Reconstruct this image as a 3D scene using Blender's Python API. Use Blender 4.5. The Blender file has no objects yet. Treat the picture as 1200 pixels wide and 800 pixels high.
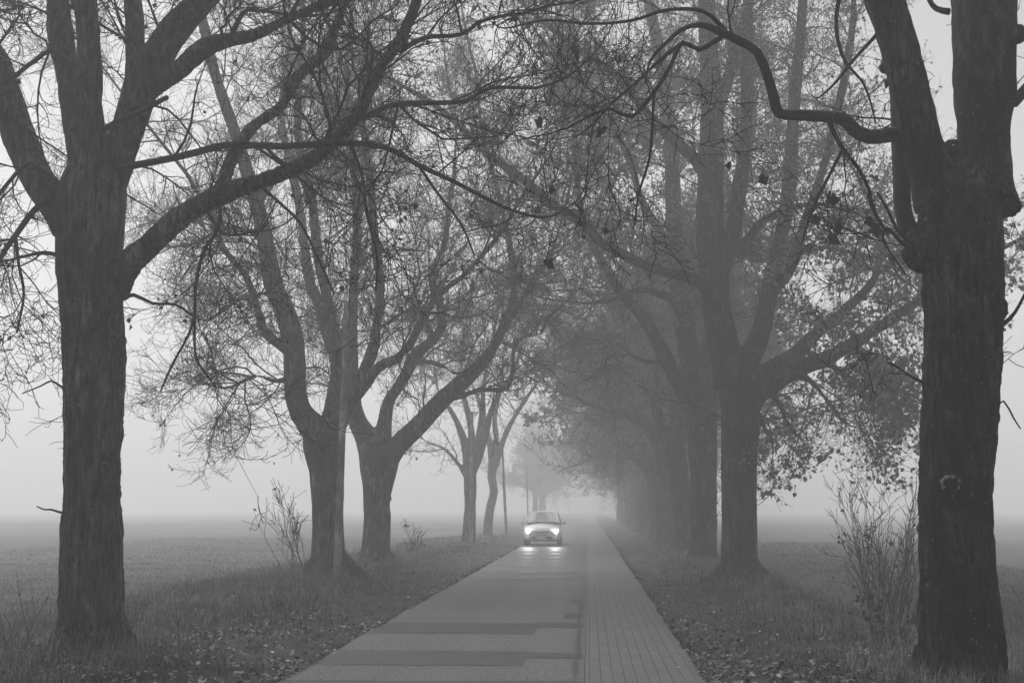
import bpy, math, random
import numpy as np
from mathutils import Vector, Matrix

random.seed(5)
RNG = np.random.default_rng(11)
C = bpy.context.scene.collection
SC = bpy.context.scene
TAU = 2 * math.pi

# ------------------------------------------------------------------ camera
F, CU, CV = 1500.0, 600.0, 400.0          # focal length and centre in photograph pixels
CAM = np.array([0.0, 0.0, 1.65])
PITCH = math.atan(195 / F)
YAW = math.atan(90 * math.cos(PITCH) / F)
ca, sa, cp, sp = math.cos(YAW), math.sin(YAW), math.cos(PITCH), math.sin(PITCH)
RIGHT = np.array([ca, sa, 0.0])
FWD = np.array([-sa * cp, ca * cp, sp])
UP = np.array([sa * sp, -ca * sp, cp])


def at(u, v, y):
    """world point seen at photograph pixel (u, v) at distance y down the road"""
    d = FWD * F + RIGHT * (u - CU) - UP * (v - CV)
    return CAM + d * (y / d[1])


def px_m(y):
    return F / y


cam_d = bpy.data.cameras.new('camera')
cam_d.lens = 45.0
cam_d.sensor_width = 36.0
cam_d.clip_end = 3000
cam = bpy.data.objects.new('camera', cam_d)
C.objects.link(cam)
cam.location = CAM
cam.rotation_euler = (math.pi / 2 + PITCH, 0, YAW)
SC.camera = cam


# ------------------------------------------------------------------ noise
def _hash(ix, iy, iz, seed):
    n = (ix.astype(np.int64) * 374761393 + iy.astype(np.int64) * 668265263 + iz.astype(np.int64) * 2147483647 + seed * 1274126177) & 0xFFFFFFFF
    n = ((n ^ (n >> 13)) * 1274126177) & 0xFFFFFFFF
    n = n ^ (n >> 16)
    return (n & 0xFFFF) / 65535.0


def vnoise(p, seed=0):
    p = np.asarray(p, float)
    f = np.floor(p)
    t = p - f
    t = t * t * (3 - 2 * t)
    i = f.astype(np.int64)
    out = 0
    for dx in (0, 1):
        for dy in (0, 1):
            for dz in (0, 1):
                w = (t[:, 0] if dx else 1 - t[:, 0]) * (t[:, 1] if dy else 1 - t[:, 1]) * (t[:, 2] if dz else 1 - t[:, 2])
                out = out + w * _hash(i[:, 0] + dx, i[:, 1] + dy, i[:, 2] + dz, seed)
    return out * 2 - 1


def noise2(x, y, s, seed=0):
    x = np.asarray(x, float)
    y = np.asarray(y, float)
    return vnoise(np.stack([x.ravel() * s, y.ravel() * s, np.full(x.size, 0.37)], 1), seed).reshape(x.shape)


# ------------------------------------------------------------------ mesh helpers
def norm(a):
    return a / np.maximum(np.linalg.norm(a, axis=-1, keepdims=True), 1e-9)


class MB:
    """collects pieces of geometry that become ONE mesh object"""

    def __init__(self):
        self.v, self.f, self.n, self.k = [], [], [], 0

    def add(self, v, f):
        v = np.asarray(v, float).reshape(-1, 3)
        f = np.asarray(f, np.int64)
        self.v.append(v)
        self.f.append((f + self.k).ravel())
        self.n.append(np.full(f.shape[0], f.shape[1], np.int32))
        self.k += len(v)
        return self

    def mesh(self, name, smooth=True):
        me = bpy.data.meshes.new(name)
        if not self.v:
            return me
        v = np.concatenate(self.v)
        f = np.concatenate(self.f).astype(np.int32)
        n = np.concatenate(self.n)
        me.vertices.add(len(v))
        me.vertices.foreach_set('co', v.astype(np.float32).ravel())
        me.loops.add(len(f))
        me.loops.foreach_set('vertex_index', f)
        me.polygons.add(len(n))
        me.polygons.foreach_set('loop_start', np.concatenate([[0], np.cumsum(n)[:-1]]).astype(np.int32))
        me.polygons.foreach_set('loop_total', n)
        me.polygons.foreach_set('use_smooth', np.full(len(n), smooth))
        me.update(calc_edges=True)
        return me

    def build(self, name, mat, parent=None, smooth=True):
        return link(name, self.mesh(name, smooth), mat, parent)


def link(name, me, mat, parent=None):
    o = bpy.data.objects.new(name, me)
    C.objects.link(o)
    if mat is not None:
        me.materials.clear()
        me.materials.append(mat)
    if parent is not None:
        o.parent = parent
        o.matrix_parent_inverse = Matrix.Translation(-Vector(parent.location)) if parent.rotation_euler.z == 0 else Matrix()
    return o


def tag(o, label, cat, group=None, kind=None):
    if label:
        o['label'] = label
    if cat:
        o['category'] = cat
    if group:
        o['group'] = group
    if kind:
        o['kind'] = kind
    return o


def thing(name, label, cat, loc=(0, 0, 0), group=None):
    o = bpy.data.objects.new(name, None)
    C.objects.link(o)
    o.empty_display_size = 0.2
    o.location = loc
    return tag(o, label, cat, group)


def structure(o):
    o['kind'] = 'structure'
    return o


def tubes(mb, P, R, S=4, cap=False):
    """P (N,K,3) centre lines, R (N,K) radii"""
    P = np.asarray(P, float)
    R = np.asarray(R, float)
    if P.ndim == 2:
        P, R = P[None], R[None]
    N, K = R.shape
    if N == 0:
        return
    T = norm(np.gradient(P, axis=1))
    m = np.abs(T).mean(1)
    ref = np.zeros((N, 3))
    ref[np.arange(N), m.argmin(1)] = 1
    U = norm(np.cross(T, ref[:, None, :]))
    W = np.cross(T, U)
    a = np.arange(S) / S * TAU
    V = P[:, :, None, :] + R[:, :, None, None] * (U[:, :, None, :] * np.cos(a)[:, None] + W[:, :, None, :] * np.sin(a)[:, None])
    b = (np.arange(N) * K * S)[:, None, None] + (np.arange(K - 1) * S)[None, :, None]
    s = np.arange(S)[None, None]
    s2 = (s + 1) % S
    q = np.stack([b + s, b + s2, b + S + s2, b + S + s], -1).reshape(-1, 4)
    mb.add(V, q)
    if cap:
        for i in range(N):
            o = mb.k - N * K * S + i * K * S
            mb.f.append(np.arange(S)[::-1] + o)
            mb.n.append(np.array([S], np.int32))
            mb.f.append(np.arange(S) + o + (K - 1) * S)
            mb.n.append(np.array([S], np.int32))


def box(mb, x0, x1, y0, y1, z0, z1):
    v = [(x, y, z) for z in (z0, z1) for y in (y0, y1) for x in (x0, x1)]
    mb.add(v, [(0, 2, 3, 1), (4, 5, 7, 6), (0, 1, 5, 4), (2, 6, 7, 3), (0, 4, 6, 2), (1, 3, 7, 5)])


def catmull(pts, step):
    """smooth a polyline (rows of any width); returns evenly spaced rows"""
    p = np.asarray(pts, float)
    if len(p) < 3:
        n = max(3, int(np.linalg.norm(p[-1, :3] - p[0, :3]) / step))
        t = np.linspace(0, 1, n)[:, None]
        return p[0] * (1 - t) + p[-1] * t
    e = np.vstack([2 * p[0] - p[1], p, 2 * p[-1] - p[-2]])
    out = []
    for i in range(len(p) - 1):
        a, b, c, d = e[i], e[i + 1], e[i + 2], e[i + 3]
        n = max(2, int(math.ceil(np.linalg.norm((c - b)[:3]) / step)))
        t = (np.arange(n) / n)[:, None]
        out.append(0.5 * (2 * b + (c - a) * t + (2 * a - 5 * b + 4 * c - d) * t ** 2 + (3 * b - a - 3 * c + d) * t ** 3))
    out.append(p[-1:])
    return np.vstack(out)


# ------------------------------------------------------------------ materials (the photograph is black and white: every colour is a grey)
def new_mat(name):
    m = bpy.data.materials.new(name)
    m.use_nodes = True
    nt = m.node_tree
    return m, nt, nt.nodes['Principled BSDF']


def node(nt, kind, **kw):
    n = nt.nodes.new(kind)
    for k, v in kw.items():
        setattr(n, k, v)
    return n


def g4(v):
    return (v, v, v, 1)


def coords(nt, scale=(1, 1, 1), kind='Object'):
    tc = node(nt, 'ShaderNodeTexCoord')
    mp = node(nt, 'ShaderNodeMapping')
    mp.inputs['Scale'].default_value = scale
    nt.links.new(tc.outputs[kind], mp.inputs['Vector'])
    return mp.outputs['Vector']


def noise_tex(nt, vec, scale, detail=5, rough=0.6):
    n = node(nt, 'ShaderNodeTexNoise')
    n.inputs['Scale'].default_value = scale
    n.inputs['Detail'].default_value = detail
    n.inputs['Roughness'].default_value = rough
    nt.links.new(vec, n.inputs['Vector'])
    return n.outputs['Fac']


def ramp(nt, fac, stops):
    r = node(nt, 'ShaderNodeValToRGB')
    el = r.color_ramp.elements
    while len(el) < len(stops):
        el.new(0.5)
    for e, (p, v) in zip(el, stops):
        e.position = p
        e.color = g4(v)
    nt.links.new(fac, r.inputs['Fac'])
    return r.outputs['Color']


def mix(nt, fac, a, b, mode='MIX'):
    m = node(nt, 'ShaderNodeMix', data_type='RGBA', blend_type=mode)
    for s, val in ((m.inputs[0], fac), (m.inputs[6], a), (m.inputs[7], b)):
        if hasattr(val, 'is_linked'):
            nt.links.new(val, s)
        else:
            s.default_value = g4(val) if s.type == 'RGBA' else val
    return m.outputs[2]


def bump(nt, bsdf, h, strength, dist):
    b = node(nt, 'ShaderNodeBump')
    b.inputs['Strength'].default_value = strength
    b.inputs['Distance'].default_value = dist
    nt.links.new(h, b.inputs['Height'])
    nt.links.new(b.outputs['Normal'], bsdf.inputs['Normal'])


def simple(name, v, rough=0.8, var=0.0, scale=5, spec=0.5, metallic=0.0):
    m, nt, b = new_mat(name)
    b.inputs['Base Color'].default_value = g4(v)
    b.inputs['Roughness'].default_value = rough
    b.inputs['Specular IOR Level'].default_value = spec
    b.inputs['Metallic'].default_value = metallic
    if var:
        n = noise_tex(nt, coords(nt), scale)
        nt.links.new(ramp(nt, n, [(0.3, max(0.004, v * (1 - var))), (0.7, v * (1 + var))]), b.inputs['Base Color'])
    return m


def glow(name, v, strength):
    m, nt, b = new_mat(name)
    b.inputs['Base Color'].default_value = g4(v)
    b.inputs['Emission Color'].default_value = g4(1)
    b.inputs['Emission Strength'].default_value = strength
    return m


def bark(name, lo, hi, fleck, moss, fs=22):
    m, nt, b = new_mat(name)
    v = coords(nt, (1, 1, 0.13))
    fur = noise_tex(nt, v, fs, 7, 0.7)
    rid = node(nt, 'ShaderNodeMath', operation='ABSOLUTE')      # furrows between plates of bark
    sub = node(nt, 'ShaderNodeMath', operation='SUBTRACT')
    nt.links.new(fur, sub.inputs[0])
    sub.inputs[1].default_value = 0.5
    nt.links.new(sub.outputs[0], rid.inputs[0])
    iso = coords(nt)
    blot = noise_tex(nt, iso, 1.3, 5, 0.65)
    mid = noise_tex(nt, coords(nt, (1, 1, 0.35)), 9, 5, 0.7)
    col = ramp(nt, fur, [(0.40, lo), (0.5, (lo + hi) * 0.42), (0.60, hi)])
    col = mix(nt, 1.0, col, ramp(nt, mid, [(0.3, 0.55), (0.7, 1.5)]), 'MULTIPLY')
    col = mix(nt, 1.0, col, ramp(nt, noise_tex(nt, coords(nt, (1, 1, 0.5)), 2.6, 5, 0.7), [(0.38, 0.5), (0.52, 1.0), (0.66, 2.0)]), 'MULTIPLY')
    if moss:                                  # dark damp growth in patches
        col = mix(nt, ramp(nt, blot, [(0.45, 0), (0.60, moss)]), col, 0.006)
    patch = ramp(nt, noise_tex(nt, iso, 1.7, 4), [(0.5, 0), (0.62, 1)])      # pale lichen in ragged specks
    spots = ramp(nt, noise_tex(nt, coords(nt, (1, 1, 0.6)), 34, 4, 0.75), [(0.60, 0), (0.67, 1)])
    spots = mix(nt, 1.0, spots, patch, 'MULTIPLY')
    few = ramp(nt, noise_tex(nt, coords(nt, (1, 1, 0.8)), 24, 2, 0.5), [(0.70, 0), (0.75, 1)])
    spots = mix(nt, 1.0, spots, few, 'ADD')
    col = mix(nt, spots, col, fleck)
    streak = ramp(nt, noise_tex(nt, coords(nt, (1, 1, 0.07)), 5, 4), [(0.45, 1.0), (0.75, 1.7)])
    col = mix(nt, 1.0, col, streak, 'MULTIPLY')
    nt.links.new(col, b.inputs['Base Color'])
    b.inputs['Roughness'].default_value = 0.85
    b.inputs['Specular IOR Level'].default_value = 0.25
    bump(nt, b, rid.outputs[0], 1.0, 0.12)
    return m


M = {}
M['bark_left'] = bark('bark_grey', 0.008, 0.15, 0.26, 0.3)
M['bark_right'] = bark('bark_dark', 0.003, 0.065, 0.20, 0.85, 24)
M['bark_far'] = bark('bark_mid', 0.010, 0.055, 0.22, 0.35, 16)
M['twig_pale'] = simple('twig_foglit', 0.060, 0.85, 0.4, 3, 0.2)  # fog light put into the twig colour of the right-hand crowns
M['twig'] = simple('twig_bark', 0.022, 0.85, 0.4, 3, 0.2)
M['leaf'] = simple('autumn_leaf', 0.20, 0.7, 0.5, 1.2, 0.3)
M['dead_leaf'] = simple('dead_leaf', 0.05, 0.8, 0.4, 2, 0.3)
M['stem'] = simple('dry_stem', 0.06, 0.85, 0.3, 4, 0.2)
M['wood_pole'] = bark('pole_wood', 0.22, 0.32, 0.3, 0)
M['wire'] = simple('wire_black', 0.02, 0.6)


# ------------------------------------------------------------------ ground
ROAD_L, CRACK, ROAD_R = -2.97, -0.145, 1.11


def sstep(a, b, x):
    t = np.clip((x - a) / (b - a), 0, 1)
    return t * t * (3 - 2 * t)


def ground_z(x, y):
    x = np.asarray(x, float)
    y = np.asarray(y, float)
    left = -0.035 + 0.10 * sstep(-3.0, -4.3, x) - 0.16 * sstep(-6.6, -9.5, x)
    right = -0.035 + 0.07 * sstep(1.2, 2.2, x) - 0.85 * sstep(3.9, 5.5, x) + 0.50 * sstep(5.9, 7.4, x)
    z = np.where(x < -1, left, right)
    off = np.minimum(sstep(-3.0, -3.6, x) + sstep(1.15, 1.8, x), 1)
    near = 1 - 0.6 * sstep(60, 140, np.abs(y))
    bumps = 0.05 * noise2(x, y, 0.7, 3) + 0.03 * noise2(x, y, 2.1, 4) + 0.012 * noise2(x, y, 6.0, 5)
    inroad = (x > ROAD_L + 0.02) & (x < ROAD_R - 0.02)
    z = z + off * near * bumps
    return np.where(inroad, -0.10, z)


def axis(*segs):
    out = []
    for a, b, n in segs:
        out.append(np.linspace(a, b, n, endpoint=False))
    out.append([segs[-1][1]])
    return np.concatenate(out)


gx = axis((-620, -120, 20), (-120, -20, 40), (-20, -3.6, 82), (-3.6, -2.9, 9), (-2.9, 1.0, 4), (1.0, 1.9, 10), (1.9, 10, 54), (10, 40, 30), (40, 120, 16), (120, 620, 20))
gy = axis((-620, -30, 20), (-30, 7, 20), (7, 45, 190), (45, 110, 110), (110, 200, 50), (200, 620, 25))
GX, GY = np.meshgrid(gx, gy)
GZ = ground_z(GX, GY)
nx, ny = len(gx), len(gy)
ii = (np.arange(ny - 1)[:, None] * nx + np.arange(nx - 1)[None]).ravel()
gmb = MB().add(np.stack([GX, GY, GZ], -1), np.stack([ii, ii + 1, ii + nx + 1, ii + nx], 1))

m, nt, b = new_mat('ground_soil_and_turf')
vec = coords(nt)
sepx = node(nt, 'ShaderNodeSeparateXYZ')
nt.links.new(vec, sepx.inputs[0])
big = noise_tex(nt, vec, 0.45, 6, 0.65)
fine = noise_tex(nt, vec, 9, 6, 0.7)
turf = ramp(nt, mix(nt, 0.45, big, fine), [(0.36, 0.05), (0.64, 0.15)])
soil = mix(nt, 1.0, ramp(nt, noise_tex(nt, vec, 20, 6, 0.8), [(0.38, 0.008), (0.62, 0.085)]), ramp(nt, noise_tex(nt, vec, 3.5, 5, 0.7), [(0.38, 0.5), (0.62, 1.6)]), 'MULTIPLY')


def band(a0, a1):
    r = node(nt, 'ShaderNodeMapRange')
    nt.links.new(sepx.outputs[0], r.inputs[0])
    r.inputs[1].default_value, r.inputs[2].default_value = a0, a1
    return r.outputs[0]


verge = node(nt, 'ShaderNodeMath', operation='MULTIPLY')
nt.links.new(band(-7.5, -4.3), verge.inputs[0])
nt.links.new(band(6.5, 2.0), verge.inputs[1])
vm = node(nt, 'ShaderNodeMath', operation='MULTIPLY_ADD', use_clamp=True)
nt.links.new(verge.outputs[0], vm.inputs[0])
vm.inputs[1].default_value = 1.0
w = node(nt, 'ShaderNodeMath', operation='MULTIPLY_ADD')
nt.links.new(noise_tex(nt, vec, 1.1, 5), w.inputs[0])
w.inputs[1].default_value, w.inputs[2].default_value = 1.0, -0.5
nt.links.new(w.outputs[0], vm.inputs[2])
col = mix(nt, vm.outputs[0], turf, soil)
# field strips of different crops beyond the trees
strip = noise_tex(nt, coords(nt, (0.0025, 0.02, 1)), 1.0, 2)
fld = ramp(nt, strip, [(0.4, 0.75), (0.6, 1.35)])
col = mix(nt, 1.0, col, fld, 'MULTIPLY')
nt.links.new(col, b.inputs['Base Color'])
b.inputs['Roughness'].default_value = 0.95
b.inputs['Specular IOR Level'].default_value = 0.15
bump(nt, b, fine, 0.6, 0.05)
structure(gmb.build('ground', m))

# ------------------------------------------------------------------ road
m, nt, b = new_mat('road_concrete')
vec = coords(nt)
agg = noise_tex(nt, vec, 30, 5, 0.8)
big = noise_tex(nt, coords(nt, (0.5, 1.2, 1)), 0.8, 5, 0.6)
col = ramp(nt, agg, [(0.42, 0.014), (0.58, 0.185)])
col = mix(nt, 1.0, col, ramp(nt, big, [(0.3, 0.78), (0.7, 1.15)]), 'MULTIPLY')
wave = node(nt, 'ShaderNodeTexNoise')
wave.inputs['Scale'].default_value = 1
nt.links.new(coords(nt, (0.15, 7, 1)), wave.inputs['Vector'])
col = mix(nt, 1.0, col, ramp(nt, wave.outputs['Fac'], [(0.35, 0.88), (0.65, 1.08)]), 'MULTIPLY')
track = node(nt, 'ShaderNodeTexNoise')          # worn wheel tracks run along the lane
track.inputs['Scale'].default_value = 1
nt.links.new(coords(nt, (1.6, 0.02, 1)), track.inputs['Vector'])
col = mix(nt, 1.0, col, ramp(nt, track.outputs['Fac'], [(0.35, 0.86), (0.65, 1.1)]), 'MULTIPLY')
nt.links.new(col, b.inputs['Base Color'])
nt.links.new(ramp(nt, big, [(0.3, 0.55), (0.7, 0.75)]), b.inputs['Roughness'])
b.inputs['Specular IOR Level'].default_value = 0.28
bump(nt, b, agg, 0.5, 0.012)
M['concrete'] = m

m, nt, b = new_mat('road_brick')
br = node(nt, 'ShaderNodeTexBrick')
tc = node(nt, 'ShaderNodeTexCoord')
mp = node(nt, 'ShaderNodeMapping')
mp.inputs['Rotation'].default_value = (0, 0, math.pi / 2)
nt.links.new(tc.outputs['Object'], mp.inputs['Vector'])
wob = node(nt, 'ShaderNodeTexNoise')
wob.inputs['Scale'].default_value = 3
nt.links.new(mp.outputs['Vector'], wob.inputs['Vector'])
add = node(nt, 'ShaderNodeVectorMath', operation='MULTIPLY_ADD')
nt.links.new(wob.outputs['Color'], add.inputs[0])
add.inputs[1].default_value = (0.012, 0.012, 0)
nt.links.new(mp.outputs['Vector'], add.inputs[2])
nt.links.new(add.outputs[0], br.inputs['Vector'])
br.inputs['Scale'].default_value = 1
br.inputs['Brick Width'].default_value = 0.21
br.inputs['Row Height'].default_value = 0.115
br.inputs['Mortar Size'].default_value = 0.0075
br.inputs['Mortar Smooth'].default_value = 0.3
br.inputs['Color1'].default_value = g4(0.066)
br.inputs['Color2'].default_value = g4(0.10)
br.inputs['Mortar'].default_value = g4(0.010)
vec = coords(nt)
col = mix(nt, 1.0, br.outputs['Color'], ramp(nt, noise_tex(nt, vec, 60, 4, 0.7), [(0.3, 0.75), (0.7, 1.2)]), 'MULTIPLY')
col = mix(nt, 1.0, col, ramp(nt, noise_tex(nt, vec, 0.9, 4), [(0.3, 0.8), (0.7, 1.15)]), 'MULTIPLY')
nt.links.new(col, b.inputs['Base Color'])
b.inputs['Roughness'].default_value = 0.55
inv = node(nt, 'ShaderNodeMath', operation='SUBTRACT')
inv.inputs[0].default_value = 1
nt.links.new(br.outputs['Fac'], inv.inputs[1])
bump(nt, b, inv.outputs[0], 0.7, 0.01)
M['brick'] = m
M['asphalt'] = simple('asphalt_repair', 0.013, 0.6, 0.3, 60, 0.4)
M['tar'] = simple('tar', 0.010, 0.55, 0.4, 12, 0.4)


def slab(mb, x0, x1, y0, y1, dx, dy, z, seed, edge=None):
    xs = np.linspace(x0, x1, max(2, int((x1 - x0) / dx) + 1))
    ys = np.concatenate([np.linspace(y0, 120, int((120 - y0) / dy)), np.linspace(125, y1, 80)]) if y1 > 130 else np.linspace(y0, y1, max(2, int((y1 - y0) / dy)))
    X, Y = np.meshgrid(xs, ys)
    Z = z + 0.008 * noise2(X, Y, 0.5, seed) + 0
    if edge:
        e = 0.022 * noise2(X * 0, Y, 0.9, seed + 9) + 0.022 * noise2(X * 0, Y, 4, seed + 8) + 0.02 * noise2(X * 0, Y, 11, seed + 7)
        X = np.where(X == xs[0 if edge < 0 else -1], X + e, X)
        Zs = np.copy(Z)
        Z = Zs
    n, k = len(ys), len(xs)
    i = (np.arange(n - 1)[:, None] * k + np.arange(k - 1)[None]).ravel()
    mb.add(np.stack([X, Y, Z], -1), np.stack([i, i + 1, i + k + 1, i + k], 1))
    for side in (0, k - 1):                   # the broken edge down into the soil
        a = np.stack([X[:, side], Y[:, side], Z[:, side]], 1)
        bq = a - np.array([0, 0, 0.12])
        j = np.arange(n - 1)
        q = np.stack([j, j + 1, n + j + 1, n + j], 1)
        mb.add(np.vstack([a, bq]), q if side == 0 else q[:, ::-1])


def road_z(x, y):
    return 0.008 * float(noise2(np.array([x]), np.array([y]), 0.5, 1)[0])


rmb = MB()
slab(rmb, ROAD_L, CRACK + 0.09, -150, 400, 0.25, 0.5, 0.0, 1, edge=-1)
road = structure(rmb.build('road', M['concrete']))
bmb = MB()
slab(bmb, CRACK + 0.095, ROAD_R, -150, 400, 0.25, 0.5, 0.0, 1, edge=1)
structure(bmb.build('brick_path', M['brick']))


def strip_mesh(mb, xs, ya, yb, lift=0.004):
    """thin sheet lying on the road between two edges given as arrays over xs"""
    n = len(xs)
    rows = []
    for t in np.linspace(0, 1, 4):
        y = ya * (1 - t) + yb * t
        z = 0.008 * noise2(xs, y, 0.5, 1) + lift
        rows.append(np.stack([xs, y, z], 1))
    v = np.vstack(rows)
    i = (np.arange(3)[:, None] * n + np.arange(n - 1)[None]).ravel()
    mb.add(v, np.stack([i, i + 1, i + n + 1, i + n], 1))


def gpt(u, v):
    d = FWD * F + RIGHT * (u - CU) - UP * (v - CV)
    return CAM + d * (-CAM[2] / d[2])


def patch(u0, u1, v0, v1, seed, name='asphalt_patch', mat='asphalt', jag=0.035):
    a, bb = gpt(u0, (v0 + v1) / 2), gpt(u1, (v0 + v1) / 2)
    y0, y1 = gpt(u0, v1)[1], gpt(u0, v0)[1]
    x0, x1 = max(a[0], ROAD_L + 0.03), min(bb[0], CRACK + 0.06)
    xs = np.linspace(x0, x1, max(6, int((x1 - x0) / 0.05)))
    wob = lambda s: jag * noise2(xs, xs * 0, 3.0, s) + jag * 0.4 * noise2(xs, xs * 0, 14.0, s + 1)
    mb = MB()
    strip_mesh(mb, xs, y0 + wob(seed), y1 + wob(seed + 5), 0.004 + 0.0007 * (seed % 3))
    return mb.build(name, M[mat], road)


# repair bands and joints across the concrete lane, read off the photograph
patch(380, 629, 728.5, 741, 21)
patch(628, 684, 728.8, 734.5, 22)
patch(335, 617, 761, 778, 24)
patch(616, 684, 764.5, 770.5, 25)
patch(320, 600, 796, 815, 27)
patch(599, 682, 798, 806, 28)
patch(661, 683, 718, 724.5, 30)
patch(669, 684, 702, 704.6, 31)
for k, (u0, v0, v1) in enumerate(((537, 674.4, 677.8), (550, 667.8, 670.4), (560, 660.8, 663.4), (578, 656.0, 658.0), (585, 651.8, 654), (596, 647.4, 649.4), (604, 643.8, 645.4), (608, 641.2, 642.6))):
    patch(u0, 687, v0, v1, 40 + k, 'joint', 'tar', 0.02)
mbt = MB()
ys = np.linspace(9, 120, 700)
wid = 0.016 + 0.026 * np.clip(noise2(ys, ys * 0, 1.3, 7), -0.35, 1) + 0.008 * noise2(ys, ys * 0, 7, 9)
wid = np.maximum(wid, 0.002)
cx = CRACK + 0.02 * noise2(ys, ys * 0, 0.8, 8) + 0.008 * noise2(ys, ys * 0, 5, 6)
va = np.stack([cx - wid, ys, 0.0065 + 0.008 * noise2(cx, ys, 0.5, 1)], 1)
vb = np.stack([cx + wid, ys, 0.0065 + 0.008 * noise2(cx, ys, 0.5, 1)], 1)
j = np.arange(len(ys) - 1)
nn = len(ys)
mbt.add(np.vstack([va, vb]), np.stack([j, nn + j, nn + j + 1, j + 1], 1))
mbt.build('tar_crack', M['tar'], road)


# ------------------------------------------------------------------ trees
def resample(P, R, K):
    d = np.concatenate([[0], np.cumsum(np.linalg.norm(np.diff(P, axis=0), axis=1))])
    t = np.linspace(0, d[-1], K)
    return np.stack([np.interp(t, d, P[:, i]) for i in range(3)], 1), np.interp(t, d, R)


def grow(rng, S, D, L, R0, K, wander, trop, tip=0.25):
    """N branches at once: random walk in direction, each step bent by trop"""
    N = len(S)
    P = np.zeros((N, K + 1, 3))
    P[:, 0] = S
    d = norm(D)
    drift = rng.normal(0, wander * 0.5, (N, 3))
    for k in range(K):
        d = norm(d + rng.normal(0, wander, (N, 3)) + drift + trop / K)
        P[:, k + 1] = P[:, k] + d * (L / K)[:, None]
    t = np.linspace(0, 1, K + 1)[None]
    R = R0[:, None] * (1 - (1 - tip) * t ** 0.9)
    return P, R


def sprout(rng, P, R, density, t0, ang, rmax, rfrac, up=0.0, flat=0.0):
    """child starts along parents: positions, directions, radii, t"""
    N, K = R.shape
    seg = np.linalg.norm(np.diff(P, axis=1), axis=2)
    L = seg.sum(1)
    n = rng.poisson(np.maximum(L * density, 0))
    idx = np.repeat(np.arange(N), n)
    t = t0 + (1 - t0) * rng.random(len(idx))
    x = t * (K - 1)
    i = np.minimum(x.astype(int), K - 2)
    f = (x - i)[:, None]
    S = P[idx, i] * (1 - f) + P[idx, i + 1] * f
    T = norm(P[idx, i + 1] - P[idx, i])
    rp = R[idx, i] * (1 - f[:, 0]) + R[idx, i + 1] * f[:, 0]
    rnd = rng.normal(size=(len(idx), 3))
    rnd[:, 2] = rnd[:, 2] * (1 - flat) + up
    side = norm(rnd - (rnd * T).sum(1, keepdims=True) * T)
    a = rng.uniform(ang[0], ang[1], len(idx))[:, None]
    D = T * np.cos(a) + side * np.sin(a)
    return S, D, np.minimum(rp * rfrac, rmax), t, idx


LEAF = np.array([(0, 0), (0.28, 0.06), (0.26, 0.3), (0.55, 0.42), (0.3, 0.62), (0.0, 1.0), (-0.3, 0.62), (-0.55, 0.42), (-0.26, 0.3), (-0.28, 0.06)])
LEAF4 = np.array([(0, 0), (0.42, 0.45), (0.0, 1.0), (-0.42, 0.45)])


def leaves(mb, rng, S, size, hang, shape=LEAF, var=0.35):
    N = len(S)
    if N == 0:
        return
    d = rng.normal(size=(N, 3))
    d[:, 2] -= hang
    d = norm(d)
    r = rng.normal(size=(N, 3))
    u = norm(np.cross(d, r))
    w = np.cross(u, d)
    s = np.asarray(size) * (1 + var * rng.normal(size=N)).clip(0.4, 1.8)
    fold = rng.uniform(0.1, 0.7, N)
    x = shape[:, 0][None] * s[:, None]
    y = shape[:, 1][None] * s[:, None]
    z = np.abs(x) * fold[:, None] + 0.25 * y * y / s[:, None] * rng.uniform(-1, 1, N)[:, None]
    V = S[:, None] + u[:, None] * x[..., None] + d[:, None] * y[..., None] + w[:, None] * z[..., None]
    mb.add(V, (np.arange(N) * len(shape))[:, None] + np.arange(len(shape))[None])


def fuse(mb, voxel, smooth_it, disp=None):
    """join trunk and limbs into one skin"""
    me = mb.mesh('skin')
    o = bpy.data.objects.new('skin', me)
    C.objects.link(o)
    r = o.modifiers.new('r', 'REMESH')
    r.mode = 'VOXEL'
    r.voxel_size = voxel
    s = o.modifiers.new('s', 'SMOOTH')
    s.factor = 0.5
    s.iterations = smooth_it
    dg = bpy.context.evaluated_depsgraph_get()
    ev = o.evaluated_get(dg)
    out = bpy.data.meshes.new_from_object(ev)
    bpy.data.objects.remove(o)
    n = len(out.vertices)
    co = np.zeros(n * 3, np.float32)
    no = np.zeros(n * 3, np.float32)
    out.vertices.foreach_get('co', co)
    out.vertices.foreach_get('normal', no)
    co = co.reshape(-1, 3).astype(float)
    no = no.reshape(-1, 3)
    if disp:
        lump, ridge = disp
        h = lump * (vnoise(co * 1.6, 3) + 0.6 * vnoise(co * 4.1, 4))
        if ridge:
            q = co + 0.03 * np.stack([vnoise(co * 5, 8), vnoise(co * 5, 9), 0 * co[:, 0]], 1)
            a = vnoise(q * np.array([17, 17, 2.6]), 5)
            c = vnoise(q * np.array([36, 36, 11]), 6)
            ridge = ridge * (1 - 0.65 * sstep(4.1, 4.7, co[:, 2]))
            h = h + ridge * (0.55 - 2.2 * np.abs(a)) + ridge * 0.45 * c
        co = co + no * h[:, None]
        out.vertices.foreach_set('co', co.astype(np.float32).ravel())
    out.polygons.foreach_set('use_smooth', np.ones(len(out.polygons), bool))
    out.update()
    return out


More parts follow.
